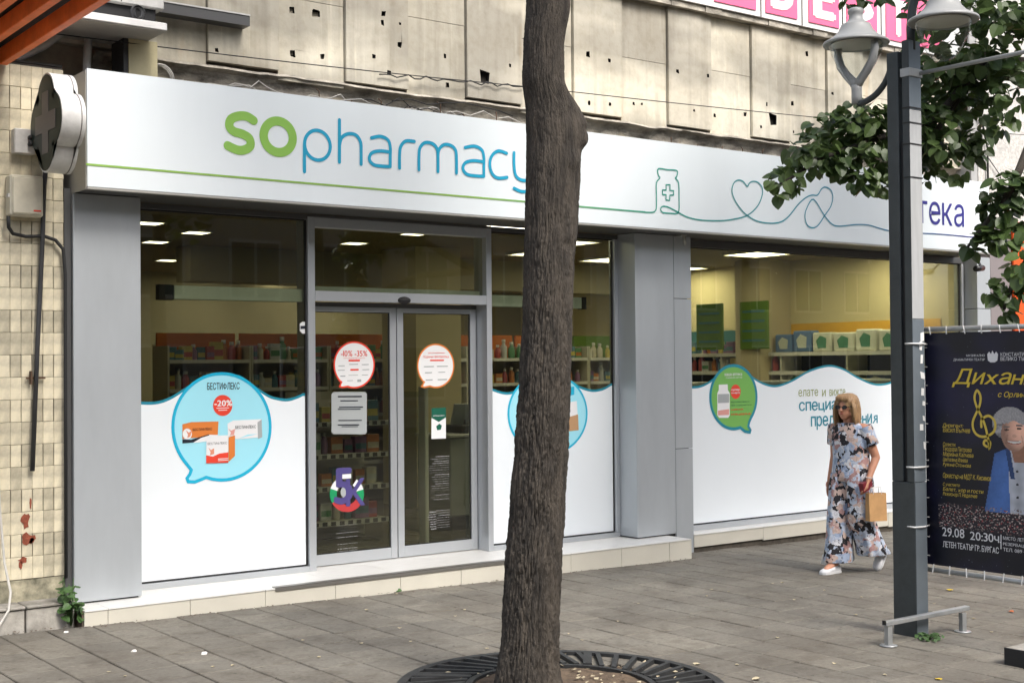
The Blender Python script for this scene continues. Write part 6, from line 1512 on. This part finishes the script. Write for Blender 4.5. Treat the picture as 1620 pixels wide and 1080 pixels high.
# ---- customer inside, only cap and face showing over the film
p = at(1361, 588, 'y', 2.3); CB = Vector((p.x, 2.3, IZ0)); k = (p.z-IZ0)/1.62
cu = thing('person', 'person with a black cap standing inside behind the right window', 'person', CB)
mat('cap_black', (.012,.012,.014), .8); mat('shirt_dark', (.05,.05,.06), .8)
mb = MB(); hc2 = CB+Vector((0,0,1.63*k)); head_geo(mb, hc2, (-.6,-.8,-.1), 1.0)
def Cq(x, y, z): return CB+Vector((x, y, z*k))
capsule(mb, Cq(0,0,1.42), Cq(0,0,1.55), .055, .05); capsule(mb, Cq(0,0,1.30), Cq(0,0,.98), .13, .12); capsule(mb, Cq(-.15,.08,1.36), Cq(.15,-.08,1.36), .06, .06)
for sg in (1,-1):
    capsule(mb, Cq(sg*.17,-sg*.09,1.36), Cq(sg*.22,-sg*.1,1.08), .05, .04); capsule(mb, Cq(sg*.22,-sg*.1,1.08), Cq(sg*.18,-sg*.1-.12,.86), .04, .028); hand(mb, Cq(sg*.18,-sg*.1-.12,.86), (0,-.5,-.8), (-sg,0,0), .3)
    capsule(mb, Cq(sg*.09,0,.92), Cq(sg*.1,-.02,.48), .09, .06); capsule(mb, Cq(sg*.1,-.02,.48), Cq(sg*.1,.02,.08), .058, .04); capsule(mb, Cq(sg*.1,.02,.04), Cq(sg*.1-.06,-.12,.04), .04, .035)
me = remesh(mb, 'body', 'skin', .009, 3)
for v in me.vertices: v.co = v.co-CB
bo = bpy.data.objects.new('body', me); COL.objects.link(bo); bo.parent = cu; ORG[bo.name] = tuple(CB)
mb = MB(); mb.ball(hc2+Vector((.005,.01,.055)), (.098,.098,.075), 18, 10); mb.obox(hc2+Vector((-.075,-.095,.045)), (.8,-.6,0), (-.6,-.8,-.15), (0,0,1), .07, .05, .006); mb.build('cap', 'cap_black', cu)
mb = MB(); mb.sm = True
def cring(z, a, b2): return [Cq(a*math.cos(t)*.8+b2*math.sin(t)*.0, b2*math.sin(t), z) for t in [2*math.pi*i/24 for i in range(24)]]
mb.loft([cring(1.46,.09,.08), cring(1.42,.2,.13), cring(1.3,.22,.16), cring(1.0,.2,.15), cring(.86,.21,.16)], cap=False); mb.build('shirt', 'shirt_dark', cu)
# ================================================================== litter, leaves, weeds
mat('dead_leaf', lin((178,166,138)), .8, var=.3, scale=30); mat('yellow_leaf', lin((205,175,60)), .7, var=.2, scale=30); mat('orange_leaf', lin((190,110,70)), .8, var=.2, scale=30); mat('weed_green', (.05,.11,.025), .6, var=.4, scale=15); mat('litter_white', (.72,.70,.66), .7, var=.1, scale=20)
LP = [(212,1030,0,'litter'),(323,1034,1,'litter'),(571,1018,2,'leaf'),(770,1026,2,'leaf'),(1008,891,2,'leaf'),(1103,1051,3,'leaf'),(978,983,2,'leaf'),(1196,1075,3,'leaf'),(1222,923,2,'leaf'),(1237,922,2,'leaf'),(1354,973,2,'leaf'),(1363,945,2,'leaf'),(1153,936,2,'leaf'),(1118,943,2,'leaf'),(1125,933,2,'leaf'),(1502,934,4,'leaf'),(1484,1075,4,'leaf'),(1540,979,2,'leaf'),(1568,1000,2,'leaf'),(1600,968,5,'leaf'),(1478,955,2,'leaf'),(505,1040,2,'leaf'),(632,994,2,'leaf'),(650,1015,2,'leaf'),(480,1013,2,'leaf'),(105,1000,0,'litter'),(70,993,0,'litter'),(368,1053,2,'leaf'),(337,1055,2,'leaf'),(172,1063,2,'leaf'),(198,1070,2,'leaf'),(900,1003,2,'leaf'),(921,1013,2,'leaf'),(1166,1052,2,'leaf'),(1257,949,2,'leaf'),(1304,934,2,'leaf'),(735,965,2,'leaf'),(720,975,2,'leaf'),(627,940,2,'leaf'),(580,965,2,'leaf'),(1400,1068,2,'leaf'),(1010,955,2,'leaf'),(1320,1050,2,'leaf'),(1230,1009,2,'leaf')]
rn = random.Random(41); spots = ['near the step','by the tree grate','near the lamp foot','out on the paving']
for k, (x, y, tp, kind) in enumerate(LP):
    p = gnd(x, y); s = {0:.034,1:.036,2:.023,3:.05,4:.042,5:.04}[tp]*rn.uniform(.8,1.2); a = rn.uniform(0,6.3); mb = MB(); V = []
    if kind == 'leaf':
        for i, (u, v) in enumerate(LEAF_OUT): V.append((p.x+(u*math.cos(a)-(v-.5)*math.sin(a))*s, p.y+(u*math.sin(a)+(v-.5)*math.cos(a))*s, p.z+.004+.25*s*abs(u)+.12*s*rn.random()))
        V.append((p.x, p.y, p.z+.003)); mb.add(V, [(i, (i+1) % 12, 12) for i in range(12)])
        m_ = {2:'dead_leaf',3:'dead_leaf',4:'yellow_leaf',5:'orange_leaf'}[tp]; o = mb.build('fallen_leaf', m_)
        near = 'near the woman\'s feet' if 1200 < x < 1420 and y < 950 else 'by the tree grate' if 560 < x < 1200 and y > 1000 else 'around the lamp foot' if x > 1420 else 'along the step' if y < 1000 else 'at the left of the pavement'
        tag(o, {'dead_leaf':'small pale dry leaf lying %s','yellow_leaf':'yellow fallen leaf lying %s','orange_leaf':'orange brown leaf lying %s'}[m_] % near, 'leaf', 'fallen leaves '+near)
    else:
        n = 9
        for lv, (zz, q) in enumerate(((.0,1),(.35,.85),(.5,.4))):
            for i in range(n): aa = 2*math.pi*i/n; r_ = s*.6*q*rn.uniform(.75,1.2); V.append((p.x+r_*math.cos(aa), p.y+r_*math.sin(aa)*.65, p.z+zz*s*.7*rn.uniform(.6,1.3)))
        F = [(j*n+i, j*n+(i+1) % n, (j+1)*n+(i+1) % n, (j+1)*n+i) for j in range(2) for i in range(n)]+[tuple(2*n+i for i in range(n))]
        mb.add(V, F); o = mb.build('crumpled_scrap', 'litter_white'); tag(o, {0:'pinkish scrap of rubbish by the corner of the step',1:'crumpled white scrap on the paving slabs'}[tp] if k in (1,) else ['white crumb of litter on the paving at the left','','','','pale scrap of rubbish beside the step corner','tiny white scrap at the foot of the kerb blocks'][0 if k == 0 else 4 if x == 105 else 5], 'litter')
# bits of dirt and leaf crumbs along the foot of the step
mb = MB()
for k in range(420):
    if rn.random() < .6: x = rn.uniform(.0, 5.7); y = -abs(rn.gauss(0,.05))-.004
    elif rn.random() < .5: x = rn.uniform(6.0, 9.2); y = .29-abs(rn.gauss(0,.10))
    else: x = rn.uniform(-.9, 0); y = .08-abs(rn.gauss(0,.06))
    s = rn.uniform(.003,.011); a = rn.uniform(0,6.3); z_ = gz(x)+.003
    mb.add([(x+s*math.cos(a+q)*rn.uniform(.6,1.3), y+s*math.sin(a+q), z_+rn.uniform(0,.006)) for q in (0,1.6,3.1,4.7)], [(0,1,2,3)])
o = mb.build('litter_crumbs', 'soil', kind='stuff'); o['label'] = 'dark crumbs and grit gathered along the foot of the step'
# soil litter inside the grate
mb = MB()
for k in range(160):
    a = rn.uniform(0,6.3); r_ = rn.uniform(.15,.85); x, y, z_ = gp(r_, a, .012); s = rn.uniform(.006,.02); a = rn.uniform(0,6)
    mb.add([(x+s*math.cos(a+q), y+s*math.sin(a+q)*.7, z_+rn.uniform(0,.012)) for q in (0,1.6,3.1,4.7)], [(0,1,2,3)])
o = mb.build('leaf_crumbs', 'dead_leaf', kind='stuff'); o['label'] = 'dry leaf crumbs scattered over the tree pit'
def weed(nm, p, n, hgt, spread, lab, s0):
    t = thing(nm, lab, 'weed', p); 
    for k in range(n):
        a = rn.uniform(0,6.3); h_ = hgt*rn.uniform(.4,1); tip = Vector(p)+Vector((math.cos(a)*spread*rn.random(), math.sin(a)*spread*rn.random(), h_))
        if k % 4 == 0: MB().tube([p, Vector(p).lerp(tip,.5)+Vector((0,0,.02)), tip], .003, 5).build('stem', 'weed_green', t)
        mb = MB(); add_leaf(mb, tip-Vector((0,0,rn.random()*h_*.7)), *leaf_frame(Vector((rn.gauss(0,.5)-.3, rn.gauss(0,.5)-.5, 1)), Vector((rn.gauss(0,1), rn.gauss(0,1), -.3))), s0*rn.uniform(.7,1.2)); mb.build('leaf', 'weed_green', t)
p = gnd(98, 985); weed('corner_weed', (p.x+.01, .07, .0), 46, .34, .09, 'green weed growing in the corner between kerb blocks and step', .055)
p = gnd(1470, 1012); weed('grass_tuft', (p.x, p.y, p.z), 40, .045, .10, 'small green tuft of weeds at the foot of the street lamp', .030)
p = gnd(622, 935); weed('step_weed', (p.x, p.y, p.z), 12, .04, .05, 'tiny withered weed at the foot of the step', .025)
# ------------------------------------------------------------------ one label for one thing: count alike things from the left
ORD = 'first second third fourth fifth sixth seventh eighth ninth tenth eleventh twelfth thirteenth fourteenth fifteenth sixteenth seventeenth eighteenth nineteenth twentieth'.split()
by = {}
for o in COL.objects:
    if o.parent is None and 'label' in o and 'group' in o: by.setdefault(o['label'], []).append(o)
for lab, os_ in by.items():
    if len(os_) < 2: continue
    os_.sort(key=lambda o: px_of(o.location if o.location.length > .01 else (o.data.vertices[0].co if o.data else o.location))[0])
    for k, o in enumerate(os_):
        l2 = lab+', %s from the left' % ORD[k] if k < 20 else lab
        if len(l2.split()) <= 16: o['label'] = l2
